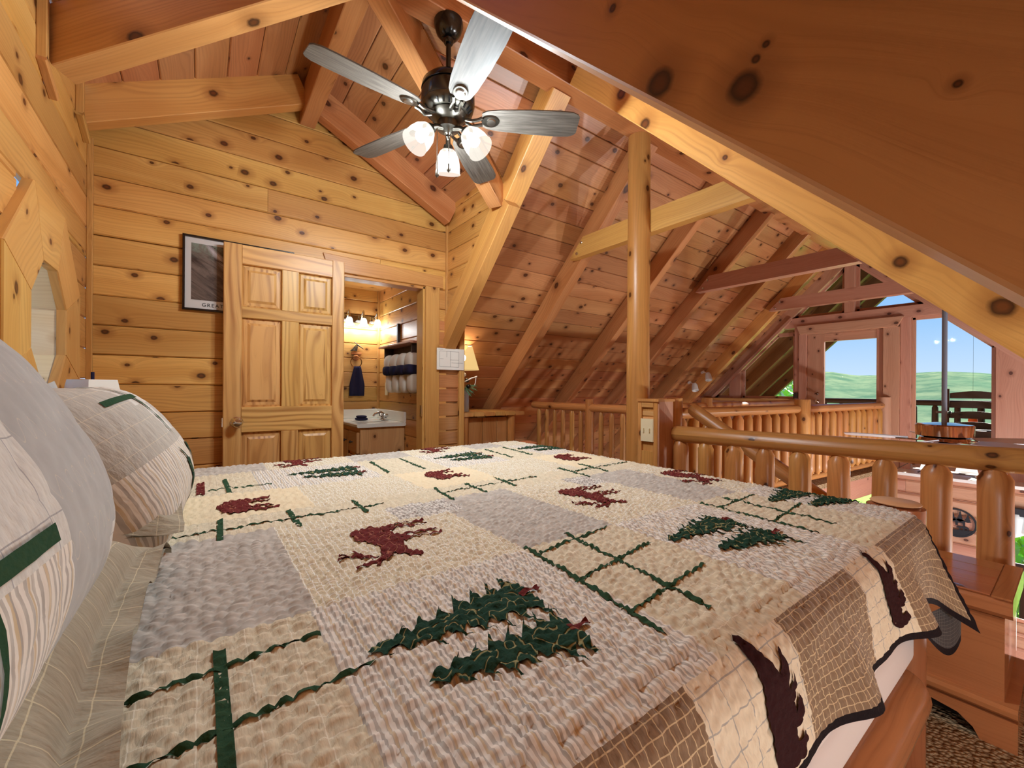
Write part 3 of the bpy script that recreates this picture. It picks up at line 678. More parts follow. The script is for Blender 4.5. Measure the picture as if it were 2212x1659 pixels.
# stair dropping along the loft edge
t = thing('stair_railing', 'sloping log handrail going down beside the loft edge', 'railing', (3.03, 1.8, 0))
log('handrail', (3.03, 1.80, 1.0), (3.03, 0.2, 0.02), 0.05, 0.05, M['log'], t, n=14, rings=12, seed=31, tip0=0.05, round0=True)
bar('stringer', (3.03, 1.80, 0.22), (3.03, 0.1, -0.82), 0.05, 0.24, M['red'], t)
for i in range(8):
    y = 1.66 - i * 0.19; z = 1.0 - (1.8 - y) * 0.6125
    log('baluster', (3.03, y, z - 0.74), (3.03, y, z - 0.03), 0.038, 0.038, M['log'], t, n=12, rings=5, tip1=0.05, seed=300 + i)
t = thing('staircase', 'carpeted steps dropping away beyond the loft railing', 'stairs', (3.5, 1.7, -0.2))
for i in range(9): box('step', (3.06, 1.6 - 0.26 * (i + 1), -0.02 - 0.16 * (i + 1)), (3.95, 1.6 - 0.26 * i, 0.02 - 0.16 * i - 0.02), M['carpet'], t)
# ------------------------------------------------------------------ gable wall of the great room
def wempty(name, loc):
    o = bpy.data.objects.new(name, None); COL.objects.link(o); o.location = loc; WL[o.name] = Vector(loc); o['kind'] = 'structure'; return o
wg = wempty('wall_gable', (GX, 1.85, LOW))
def gb(name, y0, y1, z0, z1, mat='red', x0=GX - 0.05, x1=GX + 0.1, parent=None, ch=0.004): return box(name, (x0, y0, z0), (x1, y1, z1), M[mat], parent or wg, ch)
gb('header', -0.6, 3.0, 2.05, 2.195)
gb('header', 1.36, 2.465, 1.93, 2.05, 'red', GX - 0.03, GX + 0.09)
gb('mullion', 1.82, 1.935, 2.195, 2.86)
gb('post', 2.465, 2.53, CW, 2.05); gb('post', 3.30, 3.48, CW, 1.42); gb('post', 1.26, 1.36, CW, 2.05); gb('post', 0.25, 0.57, CW, 1.62)
def gslope(name, k, left, d, x0=GX - 0.06, x1=GX + 0.1, a=None, b=None):
    if left: q = [(a, k - a), (b, k - b), (b, k - b + d), (a, k - a + d)]
    else: q = [(a, k + a), (b, k + b), (b, k + b + d), (a, k + a + d)]
    V = [Vector((x, y, z)) for x in (x0, x1) for y, z in q]
    obj(name, V, [(0, 1, 2, 3), (7, 6, 5, 4)] + [(i, 4 + i, 4 + (i + 1) % 4, (i + 1) % 4) for i in range(4)], M['red'], wg, Vector((0, b - a, q[1][1] - q[0][1])))
gslope('sloped_trim', 4.76, True, 0.22, a=1.90, b=4.6)
gslope('sloped_trim', 4.72, True, 0.05, x0=GX - 0.10, x1=GX - 0.05, a=2.56, b=4.4)
gslope('sloped_trim', 1.05, False, 0.40, a=-1.0, b=1.86)
box('wall_board', (GX + 0.0, 2.53, CW), (GX + 0.08, 5.2, 0.96), M['red'], wg)
gb('sill', 2.50, 3.9, 0.955, 1.0, 'trim', GX - 0.12, GX + 0.1)
def gpane(w, pts, x=GX + 0.03):
    n = len(pts); V = [(xx, y, z) for xx in (x, x + 0.006) for y, z in pts]
    obj('pane', V, [tuple(range(n)), tuple(range(2 * n - 1, n - 1, -1))] + [(i, n + i, n + (i + 1) % n, (i + 1) % n) for i in range(n)], M['glass'], w)
def wframe(w, pts, mat='red', t=0.02):
    for i in range(len(pts)):
        a, b = pts[i], pts[(i + 1) % len(pts)]
        bar('window_frame', (GX + 0.03, a[0], a[1]), (GX + 0.03, b[0], b[1]), 0.06, t, M[mat], w, up=(1, 0, 0))
wins = [[(1.945, 2.205), (2.55, 2.205), (1.945, 2.81)], [(1.81, 2.205), (1.81, 2.85), (1.165, 2.205)], [(2.54, 1.01), (3.29, 1.01), (3.29, 1.46), (2.78, 1.97), (2.54, 1.97)],
        [(3.49, 1.01), (3.74, 1.01), (3.49, 1.26)], [(0.575, CW + 0.06), (1.255, CW + 0.06), (1.255, 2.04), (0.98, 2.04), (0.575, 1.64)],
        [(-0.6, CW + 0.06), (0.245, CW + 0.06), (0.245, 1.28), (-0.6, 0.44)], [(-0.75, -1.35), (0.50, -1.35), (0.50, -0.12), (-0.75, -0.12)], [(1.5, -1.5), (2.3, -1.5), (2.3, -0.2), (1.5, -0.2)]]
for k, p in enumerate(wins):
    w = wempty('window_%d' % (k + 2), (GX + 0.03, p[0][0], p[0][1])); gpane(w, p); wframe(w, p)
# glass door
d2 = wempty('door_2', (GX, 1.95, CW))
gb('stile', 2.166, 2.37, CW, 1.93, 'red', GX - 0.03, GX + 0.02, d2); gb('stile', 1.52, 1.593, CW, 1.93, 'red', GX - 0.03, GX + 0.02, d2)
gb('top_rail', 1.593, 2.166, 1.82, 1.93, 'red', GX - 0.03, GX + 0.02, d2); gb('bottom_rail', 1.593, 2.166, CW, CW + 0.25, 'red', GX - 0.03, GX + 0.02, d2)
gpane(d2, [(1.593, CW + 0.25), (2.166, CW + 0.25), (2.166, 1.82), (1.593, 1.82)], GX - 0.005)
for z, r in ((0.975, 0.032), (1.09, 0.026)): lathe('knob', [(r * 0.5, 0), (r * 0.4, 0.03), (r, 0.04), (r, 0.06), (r * 0.5, 0.075)], (GX - 0.03, 2.235, z), M['chrome'], d2, 14, axis=(-1, 0, 0))
gb('casing', 2.37, 2.465, CW, 1.94, 'red', GX - 0.075, GX + 0.0); gb('casing', 1.36, 1.52, CW, 1.94, 'red', GX - 0.075, GX + 0.0)
obj('casing_head', *g_panel(Vector((GX - 0.03, 0, 0)), Y3, Z3, -X3, [(1.38, 1.94), (2.45, 1.94), (2.49, 2.07), (1.32, 2.07)], 0.06, 0.006), M['red'], wg, Y3)
obj('thermostat', *g_box((GX - 0.09, 2.48, 1.02), (GX - 0.05, 2.53, 1.10), 0.004), M['darklog'], wg)
# deep sill, log wall below it
led = thing('window_ledge', 'white sunlit ledge under the great room windows', 'ledge', (6.9, 0.3, 0.16))
box('shelf', (6.72, -1.2, 0.13), (GX - 0.05, 1.40, 0.165), M['white'], led)
cp = [(6.80, 1.15 - 0.02 * i, 0.175 + 0.02 * math.sin(i * 0.5)) for i in range(9)]
tube('cord', cp, 0.006, M['black'], led); tube('cord', [(6.80, 0.72 - 0.02 * i, 0.175 + 0.015 * math.cos(i * 0.5)) for i in range(9)], 0.006, M['black'], led)
wgl = [[(-3.0, LOW), (5.2, LOW), (5.2, -1.5), (-3.0, -1.5)], [(-3.0, -1.5), (-0.75, -1.5), (-0.75, -0.12), (-3.0, -0.12)], [(0.5, -1.5), (1.5, -1.5), (1.5, -0.12), (0.5, -0.12)],
       [(2.3, -1.5), (5.2, -1.5), (5.2, -0.12), (2.3, -0.12)], [(-3.0, -0.12), (5.2, -0.12), (5.2, 0.16), (-3.0, 0.16)], [(-0.75, -1.5), (0.5, -1.5), (0.5, -1.35), (-0.75, -1.35)]]
planks(wg, (GX + 0.0, 0, 0), Y3, Z3, -X3, wgl, 0.165, M['red'], t=0.05, g=0.02, off=0.03, name='log_course', jit=0.012, cuts=[None, 1.15, None, 0.85, None, 1.3])
# black iron bear plaque
pq = thing('wall_plaque', 'round black iron cut-out plaque with bears and pines', 'plaque', (7.02, 0.86, -0.56))
py, pz, pr_ = 0.86, -0.385, 0.165
n = 36; V = []; 
for x in (7.035, 7.02):
    for r in (pr_, pr_ - 0.018): V += [(x, py + r * math.cos(i / n * 6.2832), pz + r * math.sin(i / n * 6.2832)) for i in range(n)]
F = []
for i in range(n):
    j = (i + 1) % n; F += [(i, j, n + j, n + i), (2 * n + j, 2 * n + i, 3 * n + i, 3 * n + j), (i, 2 * n + i, 2 * n + j, j), (n + j, 3 * n + j, 3 * n + i, n + i)]
obj('ring', V, F, M['iron'], pq)
def flat(name, pts, x, t, mat, parent, axis='x'):
    n = len(pts); V = [(xx, y, z) for xx in (x, x - t) for y, z in pts]
    return obj(name, V, [tuple(range(n)), tuple(range(2 * n - 1, n - 1, -1))] + [(i, n + i, n + (i + 1) % n, (i + 1) % n) for i in range(n)], mat, parent)
BEAR = [(-1, -.45), (-.82, -.45), (-.75, -.1), (-.35, -.12), (-.3, -.45), (-.1, -.45), (-.08, -.05), (.3, -.05), (.32, -.45), (.52, -.45), (.58, -.02), (.72, .02), (.95, -.06), (1, .06), (.84, .22), (.78, .34), (.7, .26), (.5, .34), (.1, .32), (-.3, .42), (-.75, .36), (-1, .12)]
flat('ground', [(py - .145, pz - .06), (py - .10, pz - .125), (py, pz - .16), (py + .10, pz - .125), (py + .145, pz - .06), (py + .06, pz - .085), (py - .05, pz - .075)], 7.033, 0.01, M['iron'], pq)
flat('bear', [(py + .015 + x * .085, pz + .015 + z * .09) for x, z in BEAR], 7.033, 0.01, M['iron'], pq)
flat('bear', [(py - .05 + x * .05, pz - .05 + z * .055) for x, z in BEAR], 7.033, 0.01, M['iron'], pq)
def pinepoly(cy, cz, w, h, k=4):
    L = [(cy - .004, cz)]; 
    for i in range(k): L += [(cy - w * (1 - i / k), cz + h * (.12 + .88 * i / k)), (cy - w * (1 - i / k) * .45, cz + h * (.12 + .88 * (i + .8) / k))]
    Rr = [(2 * cy - a, b) for a, b in L]
    return L + [(cy, cz + h)] + Rr[::-1]
for dy, h in ((-.03, .12), (.03, .10), (-.09, .09)): flat('pine', pinepoly(py + dy, pz + .02, .03, h), 7.033, 0.01, M['iron'], pq)
# curtain over the low window
cu = thing('valance', 'dark rod with white scalloped valance at the low corner window', 'curtain', (7.0, 0.1, -0.5))
box('rod', (6.96, -0.8, -0.19), (7.03, 0.52, -0.11), M['rod_dark'], cu)
V = []; F = []
for i in range(61):
    y = 0.5 - 1.25 * i / 60; s = (i % 30) / 30; hz = -0.50 + 0.13 * abs(math.sin(i / 60 * math.pi * 2.0 + 0.4))
    xo = 0.018 * math.sin(i * 1.1); 
    for k in range(5): V.append((6.97 + xo * (1 + k * .3) - 0.012 * k, y, -0.17 + (hz + 0.17) * k / 4))
for i in range(60):
    for k in range(4): a = i * 5 + k; F.append((a, a + 1, a + 6, a + 5))
o = obj('drape', V, F, M['curtain'], cu, smooth='all'); sm = o.modifiers.new('s', 'SOLIDIFY'); sm.thickness = 0.004
# side wall of the great room, outside porch roof and deck
slab('wall_left', [(EDGE, 5.15, LOW), (GX, 5.15, LOW), (GX, 5.15, -0.2), (EDGE, 5.15, -0.2)], 0.1, M['red'], N=(0, -1, 0))
slab('wall_loft_left', [(1.85, 4.4, 0), (3.05, 4.4, 0), (3.05, 4.4, 0.55), (1.85, 4.4, 0.55)], 0.04, M['wall'], N=(0, -1, 0))
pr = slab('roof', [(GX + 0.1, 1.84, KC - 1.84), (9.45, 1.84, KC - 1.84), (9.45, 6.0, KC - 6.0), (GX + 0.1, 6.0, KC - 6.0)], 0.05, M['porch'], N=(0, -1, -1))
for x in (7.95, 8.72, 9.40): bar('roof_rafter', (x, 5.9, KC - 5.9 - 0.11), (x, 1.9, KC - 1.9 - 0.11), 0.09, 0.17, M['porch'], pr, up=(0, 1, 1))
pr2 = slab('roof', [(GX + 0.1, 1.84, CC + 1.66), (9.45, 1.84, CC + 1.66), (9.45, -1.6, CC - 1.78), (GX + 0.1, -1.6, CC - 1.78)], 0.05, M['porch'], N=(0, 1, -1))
dk = slab('deck', [(GX + 0.1, -2.5, CW - 0.06), (9.4, -2.5, CW - 0.06), (9.4, 6.0, CW - 0.06), (GX + 0.1, 6.0, CW - 0.06)], 0.1, M['deck'], N=(0, 0, 1))
planks(dk, (0, 0, CW - 0.06), Y3, X3, Z3, [[(-2.5, GX + 0.12), (6.0, GX + 0.12), (6.0, 9.4), (-2.5, 9.4)]], 0.14, M['deck'], t=0.025, g=0.006)
railing('deck_railing', 'dark weathered log railing of the porch outside the glass door', (9.2, 5.8), (9.2, -2.4), 0.95, 0.045, 0.045, 0.24, 0.04, zb=CW, seed=40, mat='darklog', ends=(False, False))
rc = thing('rocking_chair', 'dark ladder-back rocking chair on the porch behind the window', 'chair', (8.35, 0.86, CW))
for y in (1.10, 0.60):
    bar('back_post', (8.18, y, CW + 0.06), (8.36, y + (0.02 if y > 0.8 else -0.02), 1.16 if y > 0.8 else 1.10), 0.05, 0.05, M['darklog'], rc)
    bar('front_leg', (7.78, y, CW + 0.06), (7.78, y, 0.85), 0.045, 0.045, M['darklog'], rc); bar('armrest', (7.74, y, 0.86), (8.28, y, 0.84), 0.08, 0.03, M['darklog'], rc)
    obj('rocker', *g_tube([(7.6 + 0.1 * i, y, CW + 0.03 + 0.012 * (i - 4.5) ** 2 * 0.5) for i in range(10)], 0.025), M['darklog'], rc, smooth=True)
for i, z in enumerate((0.52, 0.66, 0.80, 0.94, 1.07)):
    x = 8.18 + 0.18 * (z - 0.22) / 0.92
    V = []
    for k in range(9):
        y = 1.09 - 0.48 * k / 8; up_ = 0.03 * math.sin(k / 8 * math.pi)
        V += [(x, y, z - 0.035), (x, y, z + 0.035 + up_), (x + 0.018, y, z + 0.035 + up_), (x + 0.018, y, z - 0.035)]
    F = [(k * 4 + j, k * 4 + (j + 1) % 4, k * 4 + 4 + (j + 1) % 4, k * 4 + 4 + j) for k in range(8) for j in range(4)] + [(0, 3, 2, 1), (32, 33, 34, 35)]
    obj('slat', V, F, M['darklog'], rc, Y3)
box('seat', (7.76, 0.60, 0.60), (8.26, 1.10, 0.64), M['darklog'], rc)
fd = thing('bird_feeder', 'small orange feeder hanging beyond the porch rocker', 'feeder', (8.9, 0.93, 0.66))
lathe('cup', [(0.03, 0), (0.05, 0.02), (0.045, 0.08), (0.02, 0.10)], (8.9, 0.93, 0.68), M['orange'], fd, 16)
lathe('perch', [(0.07, 0), (0.075, 0.01), (0.03, 0.018)], (8.9, 0.93, 0.665), M['orange'], fd, 16)
tube('wire', [(8.9, 0.93, 0.78), (8.9, 0.93, 1.7), (8.9, 0.93, 2.32)], 0.0012, M['black'], fd)
# lower deck, lawn, hills, trees
dk2 = slab('deck', [(GX + 0.1, -4, LOW - 0.1), (10.2, -4, LOW - 0.1), (10.2, 4, LOW - 0.1), (GX + 0.1, 4, LOW - 0.1)], 0.1, M['deck'], N=(0, 0, 1))
planks(dk2, (0, 0, LOW - 0.1), Y3, X3, Z3, [[(-3, GX + 0.12), (3, GX + 0.12), (3, 10.2), (-3, 10.2)]], 0.14, M['deck'], t=0.025, g=0.008)
railing('deck_railing', 'dark log railing of the lower deck seen through the corner window', (9.9, 3.5), (9.9, -3.5), LOW + 0.85, 0.05, 0.05, 0.26, 0.04, zb=LOW, seed=60, mat='darklog', ends=(False, False))
nx, ny = 70, 60; V = []; F = []
for i in range(nx):
    x = 10.5 * (430 / 10.5) ** (i / (nx - 1))
    for j in range(ny):
        y = (j / (ny - 1) - 0.5) * 2 * (12 + x * 1.1)
        s = max(0.0, min(1.0, (x - 60) / 220)); s = s * s * (3 - 2 * s)
        hill = 1.0 + 11.2 * max(0.3, 0.594 + 0.804 * y / x) + 1.2 * math.sin(31.4 * y / x - 2.576) + 0.3 * math.sin(y / x * 90)
        base = -3.2 - 6.0 * min(1, (x - 10.5) / 40)
        V.append((x, y, base + (hill - base) * s + 0.5 * math.sin(x * .21 + y * .17) * s))
for i in range(nx - 1):
    for j in range(ny - 1): a = i * ny + j; F.append((a, a + ny, a + ny + 1, a + 1))
obj('hills', V, F, M['hill'], None, smooth='all', kind='structure')
slab('lawn', [(10.2, -30, -3.0), (40, -30, -6.5), (40, 30, -6.5), (10.2, 30, -3.0)], 0.3, M['lawn'], N=(-0.12, 0, 1))
def tree(label, x, y, zb, h, r, n, seed):
    rr = random.Random(seed); t = thing('tree', label, 'tree', (x, y, zb), 'leafy trees outside the gable')
    log('trunk', (x, y, zb), (x, y, zb + h * 0.7), 0.14, 0.06, M['trunk'], t, n=8, rings=4, seed=seed)
    V = []; F = []
    for i in range(n):
        a = rr.random() * 6.28; q = rr.random() ** 0.5 * r; zz = zb + h * (0.35 + 0.65 * rr.random()); q *= math.sqrt(max(0.05, 1 - ((zz - zb - h * .65) / (h * .4)) ** 2))
        c = Vector((x + q * math.cos(a), y + q * math.sin(a), zz)); u = Vector((rr.gauss(0, 1), rr.gauss(0, 1), rr.gauss(0, 1))).normalized(); w = u.orthogonal().normalized(); s = 0.09 + 0.06 * rr.random()
        b = len(V); V += [c - u * s, c + w * s * .5, c + u * s, c - w * s * .5]; F.append((b, b + 1, b + 2, b + 3))
    o = obj('foliage', V, F, M['leaf'], t); o['kind'] = 'stuff'
tree('leafy light green tree just outside the low left gable window', 12.5, 5.6, -3.5, 6.0, 1.6, 2600, 3)
tree('leafy tree standing farther down the slope beyond the porch corner', 15.5, 8.2, -4.5, 7.5, 2.0, 2600, 4)
tree('broad green bush down on the lawn below the corner window', 12.6, 1.4, -3.8, 2.2, 1.6, 2200, 5)

# great room ceiling fan
f2 = thing('ceiling_fan', 'copper drum ceiling fan with silver blades hanging in the great room', 'fan', (5.0, 0.685, 0.3))
fx, fy = 5.0, 0.685
tube('downrod', [(fx, fy, 0.85), (fx, fy, 1.5), (fx, fy, 2.10)], 0.017, M['greyrod'], f2, 12)
lathe('canopy', [(0.06, 0), (0.09, 0.05), (0.09, 0.10)], (fx, fy, 1.98), M['pewter'], f2, 20)
lathe('motor', [(0.12, 0.0), (0.175, 0.015), (0.178, 0.10), (0.17, 0.11), (0.06, 0.125)], (fx, fy, 0.745), M['copper'], f2, 36)
lathe('flywheel', [(0.10, 0), (0.16, 0.02), (0.15, 0.045)], (fx, fy, 0.70), M['copper'], f2, 32)
for k in range(5):
    a = math.radians(96 + 72 * k); d = Vector((math.cos(a), math.sin(a), 0)); s = Vector((-d.y, d.x, 0)) ; s2 = (s + Z3 * 0.22).normalized()
    q = [(0.22, -.05), (0.30, -.065), (0.60, -.075), (0.66, -.05), (0.66, .05), (0.60, .075), (0.30, .065), (0.22, .05)]
    nn = d.cross(s2); V = [Vector((fx, fy, 0.725)) + d * u + s2 * v + nn * t_ for t_ in (-.004, .004) for u, v in q]
    bl = obj('blade', V, [tuple(range(7, -1, -1)), tuple(range(8, 16))] + [(i, (i + 1) % 8, 8 + (i + 1) % 8, 8 + i) for i in range(8)], M['silver'], f2, d)
    obj('blade_iron', *g_bar(Vector((fx, fy, 0.715)) + d * 0.12, Vector((fx, fy, 0.715)) + d * 0.30, 0.05, 0.01), M['copper'], f2)
lathe('light_kit', [(0.03, 0), (0.09, 0.03), (0.10, 0.10), (0.05, 0.14)], (fx, fy, 0.56), M['copper'], f2, 24)
for k in range(3):
    a = math.radians(30 + 120 * k); q = (fx + .13 * math.cos(a), fy + .13 * math.sin(a))
    lathe('glass_shade', [(0.03, 0.10), (0.05, 0.07), (0.065, 0.0)], (q[0], q[1], 0.47), M['fanshade'], f2, 18, cap=False)
    lamp('great_room_lamp', (q[0], q[1], 0.44), GREAT_W, 0.05, (.92, .97, 1))
box('track', (4.97, 1.02, 0.40), (5.03, 1.13, 0.42), M['copper'], f2)
tube('pull_chain', [(5.0, 0.76, 0.62), (5.0, 1.0, 0.42), (5.0, 1.085, 0.40), (5.0, 1.085, 0.36)], 0.003, M['pewter'], f2, 6)
lathe('pull_fob', [(0.004, 0), (0.014, 0.03), (0.018, 0.06), (0.006, 0.085)], (5.0, 1.085, 0.275), M['ivory'], f2, 10)
# white spot lamps on the slope
for i, (x, y, l) in enumerate(((6.25, 3.50, 'upper white spot lamp on the sloping boards near the gable'), (6.15, 3.66, 'lower white spot lamp on the sloping boards near the gable'))):
    t = thing('spot_lamp', l, 'lamp', (x, y, KC - y - 0.02)); z = KC - y - 0.05
    lathe('mount', [(0.03, 0), (0.03, 0.02)], (x, y, z), M['white'], t, 14, axis=(0, -1, -1))
    tube('arm', [(x, y, z), (x, y - 0.06, z - 0.02), (x, y - 0.10, z - 0.06)], 0.008, M['white'], t)
    lathe('lamp_head', [(0.025, 0), (0.04, 0.03), (0.05, 0.12), (0.045, 0.125), (0.02, 0.05)], (x, y - 0.09, z - 0.02), M['white'], t, 18, axis=(-0.3, -0.3, -1))

# ------------------------------------------------------------------ bathroom
wb_ = slab('wall_bath_back', [(0.2, 4.90, 0), (1.70, 4.90, 0), (1.70, 4.90, 2.3), (0.2, 4.90, 2.3)], 0.04, M['dark'], N=(0, -1, 0))
planks(wb_, (0, 4.90, 0), X3, Z3, -Y3, [[(0.2, 0), (1.67, 0), (1.67, 2.3), (0.2, 2.3)]], 0.163, M['wall'], t=0.03, g=0.006)
wb2 = slab('wall_bath_right', [(1.70, 3.31, 0), (1.70, 4.90, 0), (1.70, 4.90, 2.3), (1.70, 3.31, 2.3)], 0.03, M['dark'], N=(-1, 0, 0))
planks(wb2, (1.70, 0, 0), Y3, Z3, -X3, [[(3.31, 0), (4.88, 0), (4.88, 2.3), (3.31, 2.3)]], 0.163, M['wall'], t=0.03, g=0.006)
slab('wall_bath_left', [(0.2, 3.31, 0), (0.2, 4.90, 0), (0.2, 4.90, 2.3), (0.2, 3.31, 2.3)], 0.03, M['wall'], N=(1, 0, 0))
slab('ceiling_bath', [(0.2, 3.31, 2.25), (1.70, 3.31, 2.25), (1.70, 4.9, 2.25), (0.2, 4.9, 2.25)], 0.03, M['wall'], N=(0, 0, -1))
box('trim_9', (1.645, 4.845, 0), (1.67, 4.87, 2.25), M['trim'], kind='structure')
va = thing('vanity_cabinet', 'pine bathroom vanity with plain end panel and side drawers', 'cabinet', (1.43, 4.45, 0))
box('body', (1.225, 4.09, 0.0), (1.665, 4.865, 0.75), M['vanity'], va, 0.004)
for z0, z1 in ((0.50, 0.70), (0.27, 0.47), (0.04, 0.24)):
    d = box('drawer', (1.20, 4.12, z0), (1.225, 4.40, z1), M['vanity'], va, 0.006)
    lathe('knob', [(0.008, 0), (0.007, 0.012), (0.016, 0.02), (0.012, 0.03)], (1.20, 4.26, (z0 + z1) / 2), M['darklog'], d, 10, axis=(-1, 0, 0))
d = box('door', (1.20, 4.43, 0.04), (1.225, 4.84, 0.70), M['vanity'], va, 0.006)
lathe('knob', [(0.008, 0), (0.007, 0.012), (0.016, 0.02), (0.012, 0.03)], (1.20, 4.47, 0.6), M['darklog'], d, 10, axis=(-1, 0, 0))
ct = thing('countertop', 'cream marble vanity top with basin and backsplash', 'countertop', (1.43, 4.46, 0.75))
box('slab', (1.185, 4.055, 0.75), (1.668, 4.868, 0.785), M['marble'], ct, 0.008)
box('backsplash', (1.185, 4.845, 0.785), (1.668, 4.868, 0.89), M['marble'], ct, 0.004); box('backsplash', (1.645, 4.055, 0.785), (1.668, 4.845, 0.89), M['marble'], ct, 0.004)
V = []; F = []
for k, (s, z) in enumerate(((1.0, 0.787), (0.93, 0.79), (0.86, 0.784), (0.7, 0.7865))):
    V += [(1.40 + 0.15 * s * math.cos(i / 28 * 6.2832), 4.46 + 0.21 * s * math.sin(i / 28 * 6.2832), z) for i in range(28)]
for k in range(3):
    for i in range(28): F.append((k * 28 + i, k * 28 + (i + 1) % 28, k * 28 + 28 + (i + 1) % 28, k * 28 + 28 + i))
F.append(tuple(84 + i for i in range(28))); obj('basin', V, F, M['marble'], ct, smooth=True)
fa = thing('faucet', 'chrome bathroom faucet with two handles', 'faucet', (1.56, 4.40, 0.785))
box('base_plate', (1.54, 4.32, 0.786), (1.585, 4.48, 0.80), M['chrome'], fa, 0.004)
tube('spout', [(1.56, 4.40, 0.80), (1.56, 4.40, 0.855), (1.53, 4.40, 0.875), (1.47, 4.40, 0.86), (1.45, 4.40, 0.835)], [0.016, 0.015, 0.014, 0.012, 0.011], M['chrome'], fa, 12)
for y in (4.335, 4.465): lathe('handle', [(0.012, 0), (0.014, 0.02), (0.026, 0.03), (0.028, 0.05), (0.016, 0.06)], (1.56, y, 0.80), M['chrome'], fa, 14)
def cushion(name, lo, hi, mat, parent=None, e=3.0):
    c = (Vector(lo) + Vector(hi)) / 2; h = (Vector(hi) - Vector(lo)) / 2; V = []; F = []; nu, nv = 20, 10
    sg = lambda x, p: math.copysign(abs(x) ** p, x)
    for j in range(nv + 1):
        ph = -math.pi / 2 + math.pi * j / nv
        for i in range(nu):
            th = 6.2832 * i / nu; V.append(c + Vector((h.x * sg(math.cos(ph), 2 / e) * sg(math.cos(th), 2 / e), h.y * sg(math.cos(ph), 2 / e) * sg(math.sin(th), 2 / e), h.z * sg(math.sin(ph), 2 / e))))
    for j in range(nv):
        for i in range(nu): F.append((j * nu + i, j * nu + (i + 1) % nu, (j + 1) * nu + (i + 1) % nu, (j + 1) * nu + i))
    return obj(name, V, F, mat, parent, smooth='all')
wcx = thing('washcloth', 'folded dark navy washcloth on the vanity top', 'cloth', (1.38, 4.55, 0.79))
cushion('fold', (1.31, 4.46, 0.787), (1.43, 4.62, 0.815), M['navy'], wcx); cushion('fold', (1.32, 4.47, 0.812), (1.42, 4.60, 0.838), M['navy'], wcx)
vl = thing('vanity_light', 'chrome three-lamp vanity light bar with lit glass bells', 'light', (1.46, 4.85, 1.90))
box('back_plate', (1.25, 4.85, 1.86), (1.64, 4.868, 1.95), M['chrome'], vl, 0.006)
for x in (1.30, 1.455, 1.61):
    tube('arm', [(x, 4.86, 1.92), (x, 4.80, 1.95), (x, 4.765, 1.985), (x, 4.755, 1.96), (x, 4.755, 1.90)], 0.010, M['chrome'], vl, 8)
    lathe('glass_bell', [(0.022, 0.09), (0.034, 0.07), (0.04, 0.03), (0.062, 0.0)], (x, 4.755, 1.815), M['fanshade'], vl, 20, cap=False)
    lathe('bulb', [(0.008, 0.05), (0.02, 0.035), (0.022, 0.02), (0.012, 0.004)], (x, 4.755, 1.835), M['bulb'], vl, 12)
    lamp('vanity_lamp', (x, 4.74, 1.80), BATH_W, 0.03)
tr = thing('towel_ring', 'rustic towel ring with pinecone and branch ornament', 'towel holder', (1.40, 4.85, 1.45))
box('plate', (1.35, 4.845, 1.505), (1.46, 4.868, 1.53), M['chest'], tr)
lathe('boss', [(0.035, 0), (0.032, 0.015), (0.012, 0.025)], (1.40, 4.866, 1.47), M['chest'], tr, 18, axis=(0, -1, 0))
tube('ring', [(1.40 + 0.06 * math.sin(a), 4.835, 1.42 + 0.06 * math.cos(a)) for a in [i / 24 * 6.2832 for i in range(25)]], 0.005, M['copper'], tr, 8)
for k in range(5):
    for i in range(8):
        a = i / 8 * 6.28 + k * .4; rr_ = 0.028 * (1 - k / 6)
        if math.sin(a) < 0.6: obj('cone_scale', *g_box((1.375 + rr_ * math.cos(a) - .007 + k * .008, 4.845 + rr_ * math.sin(a) * .5 - .004, 1.54 + k * .014), (1.375 + rr_ * math.cos(a) + .007 + k * .008, 4.845 + rr_ * math.sin(a) * .5 + .006, 1.552 + k * .014), .002), M['pewter'], tr)
tube('branch', [(1.38, 4.84, 1.64), (1.42, 4.84, 1.61), (1.48, 4.84, 1.57)], [0.004, 0.008, 0.005], M['pewter'], tr)
def hang(name, x0, x1, y, zt, zb, mat, parent=None, amp=0.012, pinch=0.45, n=22, mdir=(1, 0, 0), out=(0, -1, 0)):
    V = []; F = []; md = Vector(mdir); ot = Vector(out); m = 14; c = (x0 + x1) / 2
    for i in range(n + 1):
        s = i / n
        for k in range(m + 1):
            q = k / m; w = pinch + (1 - pinch) * min(1, q * 1.6); xx = c + (x0 + (x1 - x0) * s - c) * w
            V.append(md * xx + ot * (amp * math.sin(s * 11) * (0.5 + q * .6) + 0.02 * (1 - q)) + Vector((0, y, 0)) * abs(md.x) + Vector((y, 0, 0)) * abs(md.y) + Z3 * (zt + (zb - zt) * q))
    for i in range(n):
        for k in range(m): a = i * (m + 1) + k; F.append((a, a + 1, a + m + 2, a + m + 1))
    o = obj(name, V, F, mat, parent, smooth='all'); s = o.modifiers.new('thick', 'SOLIDIFY'); s.thickness = 0.012; return o
tag(hang('hand_towel', 1.32, 1.49, 4.82, 1.37, 1.04, M['navy']), 'navy blue hand towel hanging from the pinecone ring', 'towel')
sh = thing('towel_shelf', 'dark wall shelf with pegs over the rolled towels', 'shelf', (1.62, 4.05, 1.35))
box('shelf_board', (1.52, 3.62, 1.545), (1.67, 4.46, 1.565), M['red'], sh); box('back_board', (1.65, 3.64, 1.36), (1.668, 4.42, 1.545), M['darklog'], sh)
for y in (3.68, 4.38): box('bracket', (1.56, y - 0.012, 1.42), (1.65, y + 0.012, 1.545), M['darklog'], sh)
box('upright', (1.640, 4.22, 1.565), (1.668, 4.255, 1.80), M['darklog'], sh)
